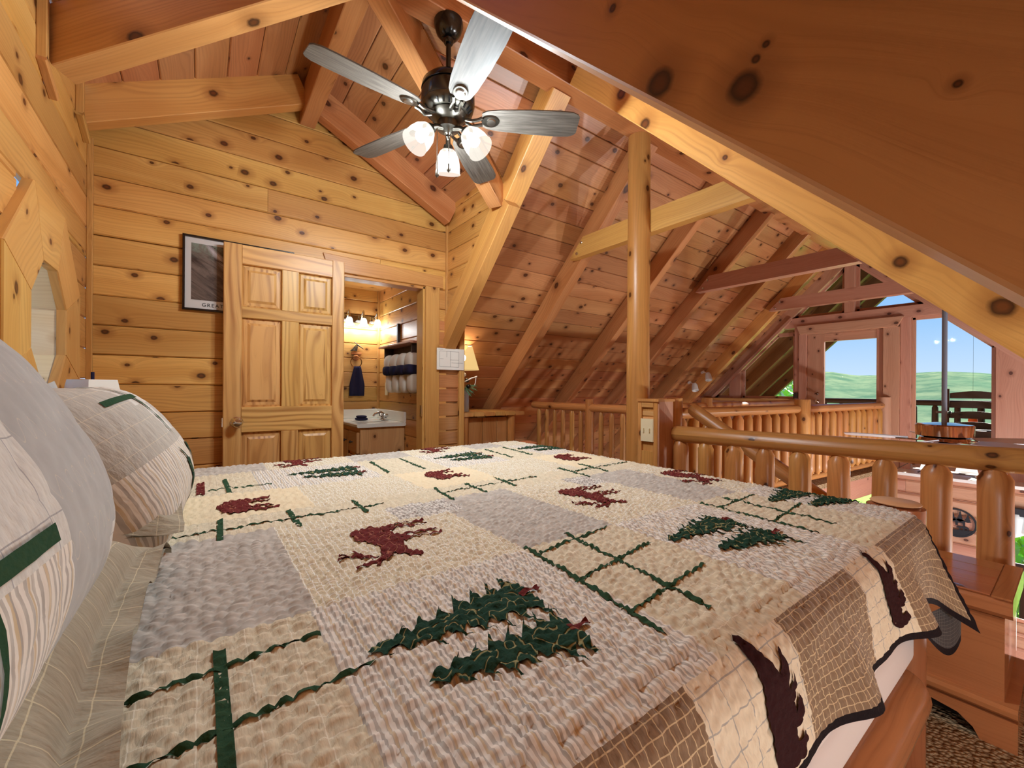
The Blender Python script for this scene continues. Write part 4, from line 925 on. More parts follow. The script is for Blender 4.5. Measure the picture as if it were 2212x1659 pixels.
for k in range(4):
    y = 3.72 + 0.185 * k
    tw = thing('bath_towel', 'cream bath towel with navy band, %s on the shelf pegs' % ('nearest the doorway', 'second from the doorway', 'third from the doorway', 'farthest from the doorway')[k], 'towel', (1.60, y, 1.1), 'cream towels on the shelf')
    cushion('roll', (1.525, y - 0.085, 1.30), (1.65, y + 0.085, 1.47), M['towel'], tw, 2.6)
    cushion('band', (1.515, y - 0.088, 1.255), (1.655, y + 0.088, 1.36), M['navy'], tw, 3.4)
    cushion('tail', (1.545, y - 0.075, 1.08), (1.655, y + 0.075, 1.29), M['towel'], tw, 2.8)
tag(box('switch_plate', (1.655, 4.55, 1.05), (1.668, 4.63, 1.19), M['ivory']), 'cream switch plate on the bathroom wall under the towels', 'switch')
tag(box('strike_plate', (DX1 - 0.03, WY - 0.004, 0.90), (DX1 - 0.018, WY + 0.03, 0.99), M['chrome']), 'chrome strike plate on the bathroom door jamb', 'strike plate')

# six panel door folded back against the wall
dr1 = wempty('door_1', (0.816, 3.14, 0.01))
dx0, dx1, dz0, dz1, dy0, dy1 = 0.108, 0.818, 0.01, 2.02, 3.118, 3.152
def dbox(nm, a, b, c, d, ax): 
    return obj(nm, *g_box((a, dy0, c), (b, dy1, d), 0.004), M['door'], dr1, ax)
cxl, cxr = 0.425, 0.527
dbox('stile', dx0, 0.205, dz0, dz1, Z3); dbox('stile', 0.737, dx1, dz0, dz1, Z3)
for z0, z1 in ((0.01, 0.23), (0.845, 1.005), (1.565, 1.635), (1.90, 2.02)): dbox('rail', 0.205, 0.737, z0, z1, X3)
for z0, z1 in ((0.23, 0.845), (1.005, 1.565), (1.635, 1.90)):
    dbox('muntin', cxl, cxr, z0, z1, Z3)
    for a, b in ((0.205, cxl), (cxr, 0.737)):
        O = Vector((0, 3.138, 0))
        lv = [(0.0, 0.0), (0.012, 0.004), (0.03, 0.005), (0.045, 0.014)]
        V = []
        for ins, dep in lv: V += [Vector((x, 3.140 - dep, z)) for x, z in ((a + ins, z0 + ins), (b - ins, z0 + ins), (b - ins, z1 - ins), (a + ins, z1 - ins))]
        F = [(r * 4 + i, r * 4 + (i + 1) % 4, (r + 1) * 4 + (i + 1) % 4, (r + 1) * 4 + i) for r in range(3) for i in range(4)] + [(12, 13, 14, 15)]
        obj('panel', V, F, M['door'], dr1, Z3)
lathe('knob', [(0.034, 0), (0.034, 0.006), (0.012, 0.012), (0.012, 0.03), (0.027, 0.04), (0.030, 0.055), (0.022, 0.068), (0.008, 0.072)], (0.180, dy0, 0.912), M['chrome'], dr1, 24, axis=(0, -1, 0))
box('latch', (0.103, 3.125, 0.885), (0.109, 3.147, 0.94), M['chrome'], dr1, 0.001)
for z in (0.25, 1.05, 1.80): lathe('hinge', [(0.007, 0), (0.007, 0.09)], (0.823, 3.16, z), M['nickel'], dr1, 8)
# framed waterfall print half behind the door
pf = thing('framed_print', 'black framed waterfall poster half hidden by the open door', 'picture', (0.2, 3.16, 1.59))
px0, px1, pz0, pz1 = -0.092, 0.505, 1.592, 2.043
for a, b, c, d in ((px0, px1, pz0, pz0 + .012), (px0, px1, pz1 - .012, pz1), (px0, px0 + .012, pz0 + .012, pz1 - .012), (px1 - .012, px1, pz0 + .012, pz1 - .012)): box('frame', (a, 3.172, c), (b, 3.195, d), M['black'], pf, 0.002)
obj('mat', [(px0 + .01, 3.185, pz0 + .01), (px1 - .01, 3.185, pz0 + .01), (px1 - .01, 3.185, pz1 - .01), (px0 + .01, 3.185, pz1 - .01)], [(0, 1, 2, 3)], plain('grey_mat', lin(196, 192, 190), 0.4), pf)
a, b, c, d = px0 + .042, px1 - .042, pz0 + .065, pz1 - .045
obj('print', [(a, 3.184, c), (b, 3.184, c), (b, 3.184, d), (a, 3.184, d)], [(0, 1, 2, 3)], M['print'], pf, uvs=[(0, 0), (b - a, 0), (b - a, d - c), (0, d - c)])
cu_ = bpy.data.curves.new('lettering', 'FONT'); cu_.body = 'GREAT'; cu_.size = 0.030; cu_.space_character = 1.25; cu_.extrude = 0.0004
tmp = bpy.data.objects.new('t', cu_); COL.objects.link(tmp); bpy.context.view_layer.update()
lm = bpy.data.meshes.new_from_object(tmp.evaluated_get(bpy.context.evaluated_depsgraph_get())); bpy.data.objects.remove(tmp)
ob = bpy.data.objects.new('lettering', lm); COL.objects.link(ob); lm.materials.clear(); lm.materials.append(M['ink']); ob.parent = pf
ob.location = Vector((0.002, 3.1835, pz0 + .028)) - wl(pf); ob.rotation_euler = (math.radians(90), 0, 0)
# paper plan pinned on the end wall
pp = thing('floor_plan', 'white paper floor plan pinned up beside the bathroom doorway', 'paper', (1.69, 3.16, 1.27))
box('sheet', (1.565, 3.163, 1.285), (1.822, 3.167, 1.465), M['paper'], pp, 0.0005)
L = [((1.59, 1.44), (1.77, 1.44)), ((1.59, 1.31), (1.77, 1.31)), ((1.59, 1.31), (1.59, 1.44)), ((1.77, 1.31), (1.77, 1.44)), ((1.69, 1.31), (1.69, 1.44)), ((1.69, 1.37), (1.77, 1.37)), ((1.655, 1.39), (1.655, 1.44)), ((1.59, 1.375), (1.625, 1.375)), ((1.70, 1.345), (1.77, 1.345)), ((1.58, 1.455), (1.62, 1.455)), ((1.77, 1.345), (1.81, 1.345))]
obj('plan_lines', *join(*[g_bar((p[0], 3.1625, p[1]), (q_[0], 3.1625, q_[1]), 0.0016, 0.0008, up=(0, 1, 0), ch=0.0002) for p, q_ in L]), M['ink'], pp)

# crate stand and lamp in the corner
cs = thing('crate_stand', 'slatted pine stand with thick plank top in the loft corner', 'stand', (2.25, 3.45, 0))
for i in range(6): box('top_plank', (1.86 + 0.115 * i, 3.24, 0.878), (1.86 + 0.115 * i + 0.11, 3.74, 0.913 + R.uniform(-.003, .003)), M['trim'], cs, 0.006)
for x in (1.90, 2.42):
    for y in (3.29, 3.68): log('leg', (x, y, 0), (x, y, 0.878), 0.038, 0.038, M['log'], cs, n=12, rings=5, seed=int(x * 100))
for x0, x1 in ((1.945, 2.10), (2.105, 2.26), (2.265, 2.38)): box('front_board', (x0, 3.30, 0.08), (x1, 3.318, 0.86), M['beam'], cs)
box('side_board', (2.41, 3.33, 0.08), (2.43, 3.64, 0.86), M['beam'], cs); box('side_board', (1.89, 3.33, 0.08), (1.91, 3.64, 0.86), M['beam'], cs)
lp = thing('table_lamp', 'lit lamp with parchment shade and milk can base on the plank stand', 'lamp', (1.945, 3.40, 0.915))
lx, ly, z0 = 1.945, 3.40, 0.915
lathe('milk_can', [(0.058, 0), (0.060, 0.006), (0.060, 0.17), (0.05, 0.19), (0.036, 0.205), (0.036, 0.215)], (lx, ly, z0), M['galv'], lp, 24)
tube('stem', [(lx, ly, z0 + .2), (lx, ly, z0 + .3), (lx, ly, z0 + .42)], 0.008, M['black'], lp)
for k in range(7):
    a = -0.6 + k * 0.9; e_ = Vector((lx + 0.11 * math.cos(a), ly - 0.09 * abs(math.sin(a)) - 0.02, z0 + .24 - .03 * k % .1))
    V, F = [], []
    for i in range(26):
        p = Vector((lx, ly, z0 + .25)).lerp(e_, 0.25 + 0.75 * i / 25); an = i * 2.4; dv = Vector((math.cos(an), math.sin(an) * .8, math.sin(an) * .6)) * 0.03 + (e_ - Vector((lx, ly, z0 + .25))) * .15
        sd = dv.orthogonal().normalized() * 0.0022; b = len(V); V += [p - sd, p + sd, p + dv]; F.append((b, b + 1, b + 2))
    obj('pine_sprig', V, F, M['pineneedle'], lp)
tube('twig', [(lx - .03, ly - .06, z0 + .27), (lx + .05, ly - .08, z0 + .31), (lx + .11, ly - .07, z0 + .325)], 0.006, M['white'], lp)
tube('twig', [(lx + .10, ly - .07, z0 + .32), (lx + .095, ly - .07, z0 + .27), (lx + .085, ly - .07, z0 + .245)], 0.004, M['white'], lp)
for dx_, dz_ in ((-.02, .34), (.015, .29), (.03, .235)): cushion('berry', (lx + dx_ - .022, ly - .075, z0 + dz_ - .02), (lx + dx_ + .022, ly - .035, z0 + dz_ + .02), M['white'] if dz_ > .3 else M['black'], lp, 2.0)
lathe('lamp_shade', [(0.150, 0), (0.085, 0.225)], (lx, ly, z0 + .385), M['lampshade'], lp, 32, cap=False)
lathe('shade_rim', [(0.086, 0), (0.088, 0.006), (0.084, 0.007), (0.082, 0.0)], (lx, ly, z0 + .607), M['whiteshade'], lp, 32, cap=False)
lathe('bulb', [(0.012, 0), (0.028, 0.03), (0.028, 0.05), (0.010, 0.07)], (lx, ly, z0 + .46), M['bulb'], lp, 14)
lamp('table_lamp_light', (lx, ly, z0 + .53), LAMP_W, 0.03, (1, .78, .5))
# ------------------------------------------------------------------ bedroom ceiling fan
FX, FY = 0.957, 1.83
cf = thing('ceiling_fan', 'five-blade bedroom ceiling fan with three lit glass shades', 'fan', (FX, FY, 2.2))
lathe('canopy', [(0.018, 0), (0.035, 0.004), (0.058, 0.03), (0.070, 0.065), (0.070, 0.085)], (FX, FY, 2.818), M['black'], cf, 36)
lathe('collar', [(0.02, 0), (0.026, 0.01), (0.024, 0.03)], (FX, FY, 2.798), M['black'], cf, 20)
tube('downrod', [(FX, FY, 2.60), (FX, FY, 2.7), (FX, FY, 2.83)], 0.0125, M['black'], cf, 14)
lathe('motor_housing', [(0.085, 0), (0.115, 0.012), (0.128, 0.035), (0.128, 0.085), (0.122, 0.088), (0.122, 0.098), (0.128, 0.10), (0.124, 0.125), (0.10, 0.150), (0.03, 0.165)], (FX, FY, 2.465), M['black'], cf, 44)
mh = lathe('motor_plate', [(0.05, 0), (0.098, 0.006), (0.120, 0.026), (0.124, 0.045)], (FX, FY, 2.447), M['pewter'], cf, 44)
for k in range(25):
    a = k / 25 * 6.2832
    if k % 5 < 3: obj('vent_slot', *g_bar((FX + .100 * math.cos(a), FY + .100 * math.sin(a), 2.452), (FX + .119 * math.cos(a), FY + .119 * math.sin(a), 2.468), 0.008, 0.004, ch=.001), M['black'], mh)
lathe('switch_housing', [(0.016, 0), (0.03, 0.012), (0.052, 0.02), (0.052, 0.052), (0.07, 0.06), (0.09, 0.085)], (FX, FY, 2.362), M['pewter'], cf, 32)
lathe('finial', [(0.004, 0), (0.012, 0.01), (0.010, 0.02), (0.018, 0.03)], (FX, FY, 2.335), M['pewter'], cf, 18)
def fanblade():
    rs = [(0.165, .038), (0.19, .052), (0.25, .062), (0.40, .072), (0.54, .075), (0.60, .072), (0.628, .060), (0.638, .045)]
    return [(r, -w) for r, w in rs] + [(r, w) for r, w in reversed(rs)]
for k, deg in enumerate((40, 112, 184, 258, 328)):
    a = math.radians(deg); d = Vector((math.cos(a), math.sin(a), 0)); s = Vector((-d.y, d.x, 0)); s2 = (s * math.cos(.21) - Z3 * math.sin(.21)); nn = d.cross(s2)
    O = Vector((FX, FY, 2.44)); q = fanblade(); n = len(q)
    V = [O + d * u + s2 * v + nn * t_ for t_ in (-.003, .003) for u, v in q]
    bl = obj('blade', V, [tuple(range(n - 1, -1, -1)), tuple(range(n, 2 * n))] + [(i, (i + 1) % n, n + (i + 1) % n, n + i) for i in range(n)], M['greyblade'], cf, d)
    # cast iron holder: two curved straps and an oval plate under the blade
    pl = [(0.185 + .045 * math.cos(i / 20 * 6.2832), .034 * math.sin(i / 20 * 6.2832)) for i in range(20)]
    bi = obj('blade_iron', *join(*[g_tube([O - Z3 * .012 + d * .085 + s * .012 * sg, O - Z3 * .022 + d * .115 + s * .022 * sg, O - Z3 * .016 + d * .145 + s2 * .016 * sg, O - nn * .010 + d * .165 + s2 * .02 * sg], .008, 8) for sg in (-1, 1)],
                                 ([O + d * u + s2 * v - nn * t_ for t_, sc_ in ((.004, 1), (.012, .92)) for u, v in [(0.205 + (x - .185) * sc_, y * sc_) for x, y in pl]],
                                  [(i, (i + 1) % 20, 20 + (i + 1) % 20, 20 + i) for i in range(20)] + [tuple(20 + i for i in range(20))])), M['pewter'], cf, smooth=True)
    lathe('screw', [(0.024, 0), (0.02, 0.006), (0.01, 0.007)], O + d * .208 - nn * .0115, M['nickel'], bi, 16, axis=-nn)
for k, deg in enumerate((62, 182, 302)):
    a = math.radians(deg); d = Vector((math.cos(a), math.sin(a), 0)); ax = (d * 0.62 - Z3 * 0.78).normalized() if k else (d * .30 - Z3 * .95).normalized()
    b = Vector((FX, FY, 2.375)) + d * 0.05
    tube('lamp_arm', [Vector((FX, FY, 2.385)) + d * 0.02, b + d * .015, b + d * .03 + ax * .02], 0.012, M['pewter'], cf, 10)
    c = b + d * .03 + ax * .018
    lathe('socket', [(0.020, 0), (0.024, 0.02), (0.030, 0.025)], c, M['pewter'], cf, 18, axis=ax)
    lathe('glass_shade', [(0.028, 0.02), (0.040, 0.03), (0.055, 0.06), (0.061, 0.095), (0.061, 0.125), (0.064, 0.135)], c, M['fanshade'], cf, 30, axis=ax, cap=False)
    lathe('bulb', [(0.012, 0.03), (0.018, 0.045), (0.028, 0.075), (0.024, 0.095), (0.008, 0.105)], c, M['bulb'], cf, 16, axis=ax)
    lamp('fan_lamp', c + ax * 0.125, FAN_W, 0.035)
for dx_, L_ in ((-.045, .20), (.01, .175)):
    p = Vector((FX, FY, 2.37)) + Vector((.804, -.594, 0)) * dx_ + Vector((-.594, -.804, 0)) * .04
    tube('pull_chain', [p, p - Z3 * L_ * .5, p - Z3 * L_], 0.0022, M['nickel'], cf, 6)
    lathe('pull_fob', [(0.003, 0), (0.009, 0.008), (0.008, 0.03), (0.003, 0.04)], p - Z3 * (L_ + .038), M['pewter'], cf, 10)

# ------------------------------------------------------------------ bed
bf = thing('bed_frame', 'varnished log bed frame with flat-topped foot post', 'bed', (0.6, 1.25, 0))
log('foot_post', (1.742, 0.345, 0), (1.742, 0.345, 0.785), 0.072, 0.070, M['bedlog'], bf, n=28, rings=14, rough=0.012, seed=21, tip1=0.012)
log('foot_post', (1.742, 2.19, 0), (1.742, 2.19, 0.785), 0.072, 0.070, M['bedlog'], bf, n=20, rings=10, rough=0.012, seed=22, tip1=0.012)
lathe('lit_post_top', [(0.060, 0), (0.062, 0.003), (0.058, 0.006)], (1.742, 0.345, 0.782), M['endgrain_lit'], bf, 28)  # thin disc on the cut top, the light on it painted in
log('foot_rail', (1.742, 0.40, 0.56), (1.742, 2.13, 0.56), 0.05, 0.05, M['bedlog'], bf, seed=23); log('foot_rail', (1.742, 0.40, 0.22), (1.742, 2.13, 0.22), 0.06, 0.06, M['bedlog'], bf, seed=24)
log('side_rail', (-0.40, 0.30, 0.295), (1.62, 0.30, 0.295), 0.068, 0.066, M['bedlog'], bf, n=24, rings=18, rough=0.012, seed=25, tip1=0.05, round1=True)
log('side_rail', (-0.40, 2.21, 0.235), (1.655, 2.21, 0.235), 0.066, 0.066, M['bedlog'], bf, seed=26, tip1=0.05, round1=True)
for y in (0.36, 2.17): log('head_post', (-0.44, y, 0), (-0.44, y, 0.86), 0.05, 0.05, M['bedlog'], bf, seed=27)
log('head_rail', (-0.44, 0.4, 0.80), (-0.44, 2.13, 0.80), 0.045, 0.045, M['bedlog'], bf, seed=28)
mt = thing('mattress', 'thick mattress in a white sheet under the quilt', 'mattress', (0.63, 1.25, 0.30))
def rbox(name, lo, hi, r, mat, parent):
    bm = bmesh.new(); bmesh.ops.create_cube(bm, size=1)
    lo, hi = Vector(lo), Vector(hi)
    for v in bm.verts: v.co = Vector(((lo.x + hi.x) / 2 + v.co.x * (hi.x - lo.x), (lo.y + hi.y) / 2 + v.co.y * (hi.y - lo.y), (lo.z + hi.z) / 2 + v.co.z * (hi.z - lo.z)))
    bmesh.ops.bevel(bm, geom=bm.edges[:], offset=r, segments=4, affect='EDGES', profile=0.5)
    V = [v.co.copy() for v in bm.verts]; bm.verts.index_update(); F = [[v.index for v in f.verts] for f in bm.faces]; bm.free()
    return obj(name, V, F, mat, parent, smooth='all')
rbox('mattress_body', (-0.40, 0.265, 0.47), (1.63, 2.19, 0.765), 0.06, M['mattress'], mt)
rbox('box_spring', (-0.40, 0.275, 0.37), (1.62, 2.18, 0.48), 0.03, M['mattress'], mt)

# quilt: a fine cloth grid, every patch its own material, quilted puffs in the geometry
rng = np.random.RandomState(5)
def puffs(x, y, cw, ch_):
    """cellular puff height 0..1"""
    gx = np.floor(x / cw).astype(int); gy = np.floor(y / ch_).astype(int)
    d1 = np.full(x.shape, 9.0); d2 = np.full(x.shape, 9.0)
    J = rng.rand(257, 257, 2)
    for i in (-1, 0, 1):
        for j in (-1, 0, 1):
            jj = J[(gx + i) % 257, (gy + j) % 257]
            d = np.hypot(x / cw - (gx + i + 0.05 + 0.9 * jj[..., 0]), y / ch_ - (gy + j + 0.05 + 0.9 * jj[..., 1]))
            nd1 = np.minimum(d1, d); d2 = np.where(d < d1, d1, np.minimum(d2, d)); d1 = nd1
    return np.clip((d2 - d1) * 1.6, 0, 1) ** 0.6
def quilt_pos(u, v):
    """cloth coordinates (u along bed, v across; v<VE hangs over the near side) -> x, y, z, normal"""
    VE, RC, ZT = 0.295, 0.060, 0.795
    Rr = RC
    s = np.maximum(0, VE - v)
    th = np.minimum(s / Rr, math.radians(83)); lenarc = Rr * math.radians(83); rest = np.maximum(0, s - lenarc)
    y = np.where(s > 0, VE - Rr * np.sin(th) - rest * math.cos(math.radians(83)), v); z = np.where(s > 0, ZT - Rr * (1 - np.cos(th)) - rest * math.sin(math.radians(83)), ZT)
    fold = np.clip(rest / 0.13, 0, 1.3)
    y = y - fold * (0.014 + 0.022 * np.sin(u * 15.5 + 1.1) + 0.008 * np.sin(u * 31 + 0.6))
    x = u + fold * (0.02 + 0.016 * np.sin(u * 15.5 + 2.6))
    # far side
    s2 = np.maximum(0, v - 2.12); th2 = np.minimum(s2 / 0.09, 1.5); rest2 = np.maximum(0, s2 - 0.135)
    y = np.where(s2 > 0, 2.12 + 0.09 * np.sin(th2), y); z = np.where(s2 > 0, ZT - 0.09 * (1 - np.cos(th2)) - rest2, z)
    # foot end tucks down between mattress and foot rails
    sf = np.maximum(0, u - 1.57); tf = np.minimum(sf / 0.09, 1.5); restf = np.maximum(0, sf - 0.135)
    blend = np.clip((v - 0.22) / 0.10, 0, 1)
    x = np.where(sf > 0, (1 - blend) * x + blend * (1.57 + 0.09 * np.sin(tf)), x); z = z - np.where(sf > 0, blend * (0.09 * (1 - np.cos(tf)) + restf), 0)
    # the free corner below the edge swings out and droops
    c = np.clip((u - 1.36) / 0.34, 0, 1); c = c * c * (3 - 2 * c)
    z = z - c * fold * 0.16; y = y - c * fold * 0.035; x = x - c * (1 - np.clip(fold, 0, 1)) * (1 - blend) * 0.10
    z = z + 0.006 * np.sin(u * 2.1 + 0.5) * np.sin(v * 2.6) * (s <= 0)
    return x, y, z
US = np.concatenate([np.arange(-0.41, 1.0, 0.0045), np.arange(1.0, 1.605, 0.0075), np.arange(1.605, 1.632, 0.006)])
VS = np.concatenate([np.arange(0.085, 1.05, 0.0045), np.arange(1.05, 2.40, 0.0085)])
hem = lambda u: 0.0 + 0.02 * math.sin(u * 9 + 1.0) + (0.03 if u < 1.2 else 0.0)
U2, V2 = np.meshgrid(US, VS, indexing='ij')
# hem line waves: shear the lowest rows
hemv = 0.012 * np.sin(US * 9 + 0.4)[:, None]
Vw = np.where(V2 < 0.25, V2 + hemv * (0.25 - V2) / 0.25, V2)
def quilt_h(u, v):
    st = rng.get_state(); rng.seed(11)
    h = puffs(u, v, 0.0205, 0.0155) * 0.0080
    rng.seed(12); h += 0.0015 * np.sin(u * 63) * np.sin(v * 71); rng.set_state(st)
    h = h * (0.45 + 0.55 * np.clip((v - 0.24) / 0.08, 0, 1)) * np.clip((v - 0.085) / 0.02, 0.15, 1)
    return h
def with_normal(u, v, lift):
    e = 1e-3
    p = np.stack(quilt_pos(u, v), -1); a = np.stack(quilt_pos(u + e, v), -1) - p; b = np.stack(quilt_pos(u, v + e), -1) - p
    n = np.cross(a, b); n /= np.maximum(1e-9, np.linalg.norm(n, axis=-1, keepdims=True))
    return p + n * lift[..., None]
P = with_normal(U2, Vw, quilt_h(U2, V2))
nu, nv = U2.shape
BR = [('q_tan', -9, 9, -9, 9)]
cols = [-0.42, -0.13, 0.13, 0.52, 0.80, 1.13, 1.40, 1.57]
def cell(u, v):
    if u > 1.66 and v > 0.36: return 'q_brown'
    if v < 0.268:      # border: brown with bear blocks
        for a, b in ((-0.10, 0.12), (0.44, 0.68), (0.985, 1.185)):
            if a < u < b: return 'q_bear'
        return 'q_brown'
    if v < 0.67: return 'q_plaid' if u < 0.13 else 'q_stripe' if u < 0.52 else 'q_plaid' if u < 0.80 else 'q_stripe' if u < 1.15 else 'q_plaid' if u < 1.42 else 'q_stripe'
    if v < 1.13: return 'q_grey' if u < 0.14 else ('q_check' if (0.40 < u < 0.58 and v > 1.0) else 'q_tan' if u < 0.53 else 'q_grey' if u < 0.80 else ('q_check' if (1.05 < u < 1.2 and v > 1.0) else 'q_tan') if u < 1.17 else 'q_grey' if u < 1.42 else 'q_tan')
    if v < 1.27: return 'q_plaid'
    if v < 1.58:
        for a, b in ((-0.05, 0.26), (0.60, 0.90), (1.28, 1.56)):
            if a < u < b: return 'q_cream'
        return 'q_tan'
    if v < 1.95: return 'q_plaid' if u < 0.16 else 'q_stripe' if u < 0.56 else 'q_plaid' if u < 0.84 else 'q_stripe' if u < 1.16 else 'q_plaid' if u < 1.4 else 'q_stripe'
    return 'q_grey' if u < 0.22 else 'q_tan' if u < 0.56 else 'q_grey' if u < 0.84 else 'q_tan' if u < 1.2 else 'q_grey' if u < 1.4 else 'q_tan'
qm = ['q_cream', 'q_tan', 'q_stripe', 'q_grey', 'q_check', 'q_plaid', 'q_brown', 'q_bear', 'binding']
qi = {k: i for i, k in enumerate(qm)}
def grid_obj(name, P, UV, mats, idx, parent):
    nu, nv = P.shape[:2]; me = bpy.data.meshes.new(name)
    me.vertices.add(nu * nv); me.vertices.foreach_set('co', (P - np.array(wl(parent))).reshape(-1).astype(np.float32))
    a = (np.arange(nu - 1)[:, None] * nv + np.arange(nv - 1)[None, :]).reshape(-1)
    q = np.stack([a, a + nv, a + nv + 1, a + 1], -1).reshape(-1)
    nf = len(a); me.loops.add(nf * 4); me.loops.foreach_set('vertex_index', q.astype(np.int32))
    me.polygons.add(nf); me.polygons.foreach_set('loop_start', np.arange(nf, dtype=np.int32) * 4); me.polygons.foreach_set('loop_total', np.full(nf, 4, np.int32))
    me.polygons.foreach_set('use_smooth', np.ones(nf, bool)); me.polygons.foreach_set('material_index', idx.reshape(-1).astype(np.int32))
    me.update(calc_edges=True)
    ul = me.uv_layers.new(name='UVMap'); ul.data.foreach_set('uv', UV.reshape(-1, 2)[q].reshape(-1).astype(np.float32))
    for m_ in mats: me.materials.append(M[m_])
    me.validate(); o = bpy.data.objects.new(name, me); COL.objects.link(o); WL[o.name] = wl(parent); o.parent = parent; return o
uc = (US[:-1] + US[1:]) / 2; vc = (VS[:-1] + VS[1:]) / 2
idx = np.array([[qi['binding'] if j < 3 or i > nu - 5 and v < 0.24 else qi[cell(u, v)] for j, v in enumerate(vc)] for i, u in enumerate(uc)])
ql = thing('quilt', 'lodge patchwork quilt with appliqued pines, elk and bears', 'quilt', (0.7, 1.2, 0.4))
qt = grid_obj('quilt_top', P, np.stack([U2, V2], -1), qm, idx, ql)
# folded-back corner: dark backing shows under the hem
ua = np.linspace(0, 1, 30); va_ = np.linspace(0, 1, 16); A_, B_ = np.meshgrid(ua, va_, indexing='ij')
cx_ = 1.42 + 0.36 * A_; cy_ = 0.232 - 0.045 * A_ + 0.02 * A_ * A_
topz = 0.58 - 0.04 * A_; botz = 0.545 - 0.145 * np.sin(A_ * math.pi * 0.60)
PB = np.stack([cx_, cy_, topz + (botz - topz) * B_], -1)
bi = np.where(np.broadcast_to(B_[:-1, :-1] > 0.86, B_[:-1, :-1].shape), 1, 0)
grid_obj('quilt_backing', PB, np.stack([A_ * 0.35, B_ * 0.2], -1), ['q_back', 'binding'], bi, ql)

# appliques follow the cloth
def drape_poly(name, pts, mat, parent, step=0.0045, lift=0.0022, th=0.0):
    bm = bmesh.new(); vs = [bm.verts.new((p[0], p[1], 0)) for p in pts]
    bm.faces.new(vs)
    x0, x1 = min(p[0] for p in pts), max(p[0] for p in pts); y0, y1 = min(p[1] for p in pts), max(p[1] for p in pts)
    for k in range(1, int((x1 - x0) / step) + 1): bmesh.ops.bisect_plane(bm, geom=bm.verts[:] + bm.edges[:] + bm.faces[:], plane_co=(x0 + k * step, 0, 0), plane_no=(1, 0, 0))
    for k in range(1, int((y1 - y0) / step) + 1): bmesh.ops.bisect_plane(bm, geom=bm.verts[:] + bm.edges[:] + bm.faces[:], plane_co=(0, y0 + k * step, 0), plane_no=(0, 1, 0))
    bmesh.ops.triangulate(bm, faces=bm.faces[:]); bmesh.ops.recalc_face_normals(bm, faces=bm.faces[:])
    bm.verts.index_update(); co = np.array([v.co[:] for v in bm.verts]); F = [[v.index for v in f.verts] for f in bm.faces]
    bm.free(); u, v = co[:, 0], co[:, 1]
    # keep above the puffs that the quilt grid really has, plus puffs of its own
    Pp = with_normal(u, v, quilt_h(u, v) + 0.0006 + lift)
    n0 = np.cross(Pp[F[0][1]] - Pp[F[0][0]], Pp[F[0][2]] - Pp[F[0][0]])
    nq = with_normal(u[F[0][:1]], v[F[0][:1]], np.array([1.0])) - with_normal(u[F[0][:1]], v[F[0][:1]], np.array([0.0]))
    if np.dot(n0, nq[0]) < 0: F = [f[::-1] for f in F]
    return obj(name, [Vector(p) for p in Pp], F, M[mat], parent, smooth='all', uvs=[(float(a), float(b)) for a, b in zip(u, v)])
def fir(ax_, ay, bx, by, w, seed):
    """ragged fir outline from tip a to foot b"""
    rr = random.Random(seed); a = Vector((ax_, ay)); b = Vector((bx, by)); d = b - a; L = d.length; d.normalize(); s = Vector((-d.y, d.x)); n = 8; Lf, Rt = [], []
    for i in range(n):
        q = (i + 1) / n; ww = w * (0.06 + 0.94 * q ** 0.72) * rr.uniform(.85, 1.1)
        for side, lst in ((1, Lf), (-1, Rt)):
            lst.append(a + d * (L * (q - .02 + rr.uniform(-.015, .015))) + s * (side * ww)); lst.append(a + d * (L * (q - .045)) + s * (side * ww * .66)); lst.append(a + d * (L * min(1, q + .012)) + s * (side * ww * .42))
    return [tuple(a)] + [tuple(p) for p in Lf] + [tuple(p) for p in reversed(Rt)]
def tree_pair(x, y, seed, sc_=1.0):
    drape_poly('tree_applique', fir(x - .135 * sc_, y + .022, x + .12 * sc_, y + .026, .078 * sc_, seed), 'green', ql)
    drape_poly('tree_applique', fir(x - .095 * sc_, y - .066, x + .112 * sc_, y - .088, .072 * sc_, seed + 1), 'green', ql, lift=0.0032)
    for (a, b) in ((x + .115 * sc_, y + .028), (x + .108 * sc_, y - .088)): drape_poly('trunk_applique', [(a - .01, b - .006), (a + .028, b - .004), (a + .028, b + .006), (a - .01, b + .006)], 'burgundy', ql, lift=0.0036)
for i, (x, y) in enumerate(((0.30, 0.495), (0.945, 0.505), (0.40, 1.78), (1.02, 1.80), (1.50, 0.53), (1.52, 1.80))): tree_pair(x, y, 10 + 2 * i)
ELK = [(-.10, -.085), (-.085, -.05), (-.10, -.04), (-.09, -.02), (-.06, -.01), (-.055, .0), (-.03, .055), (-.01, .075), (.03, .085), (.05, .075), (.055, .055), (.10, .06), (.135, .07), (.10, .05), (.06, .038), (.065, .03), (.11, .028), (.145, .03), (.10, .017), (.062, .012), (.055, -.02), (.09, -.03), (.145, -.035), (.09, -.045), (.05, -.04), (.045, -.055), (.08, -.07), (.13, -.085), (.07, -.082), (.035, -.07), (.03, -.10), (.012, -.112), (-.005, -.105), (-.02, -.10), (-.045, -.115), (-.03, -.095), (-.06, -.105), (-.045, -.085)]
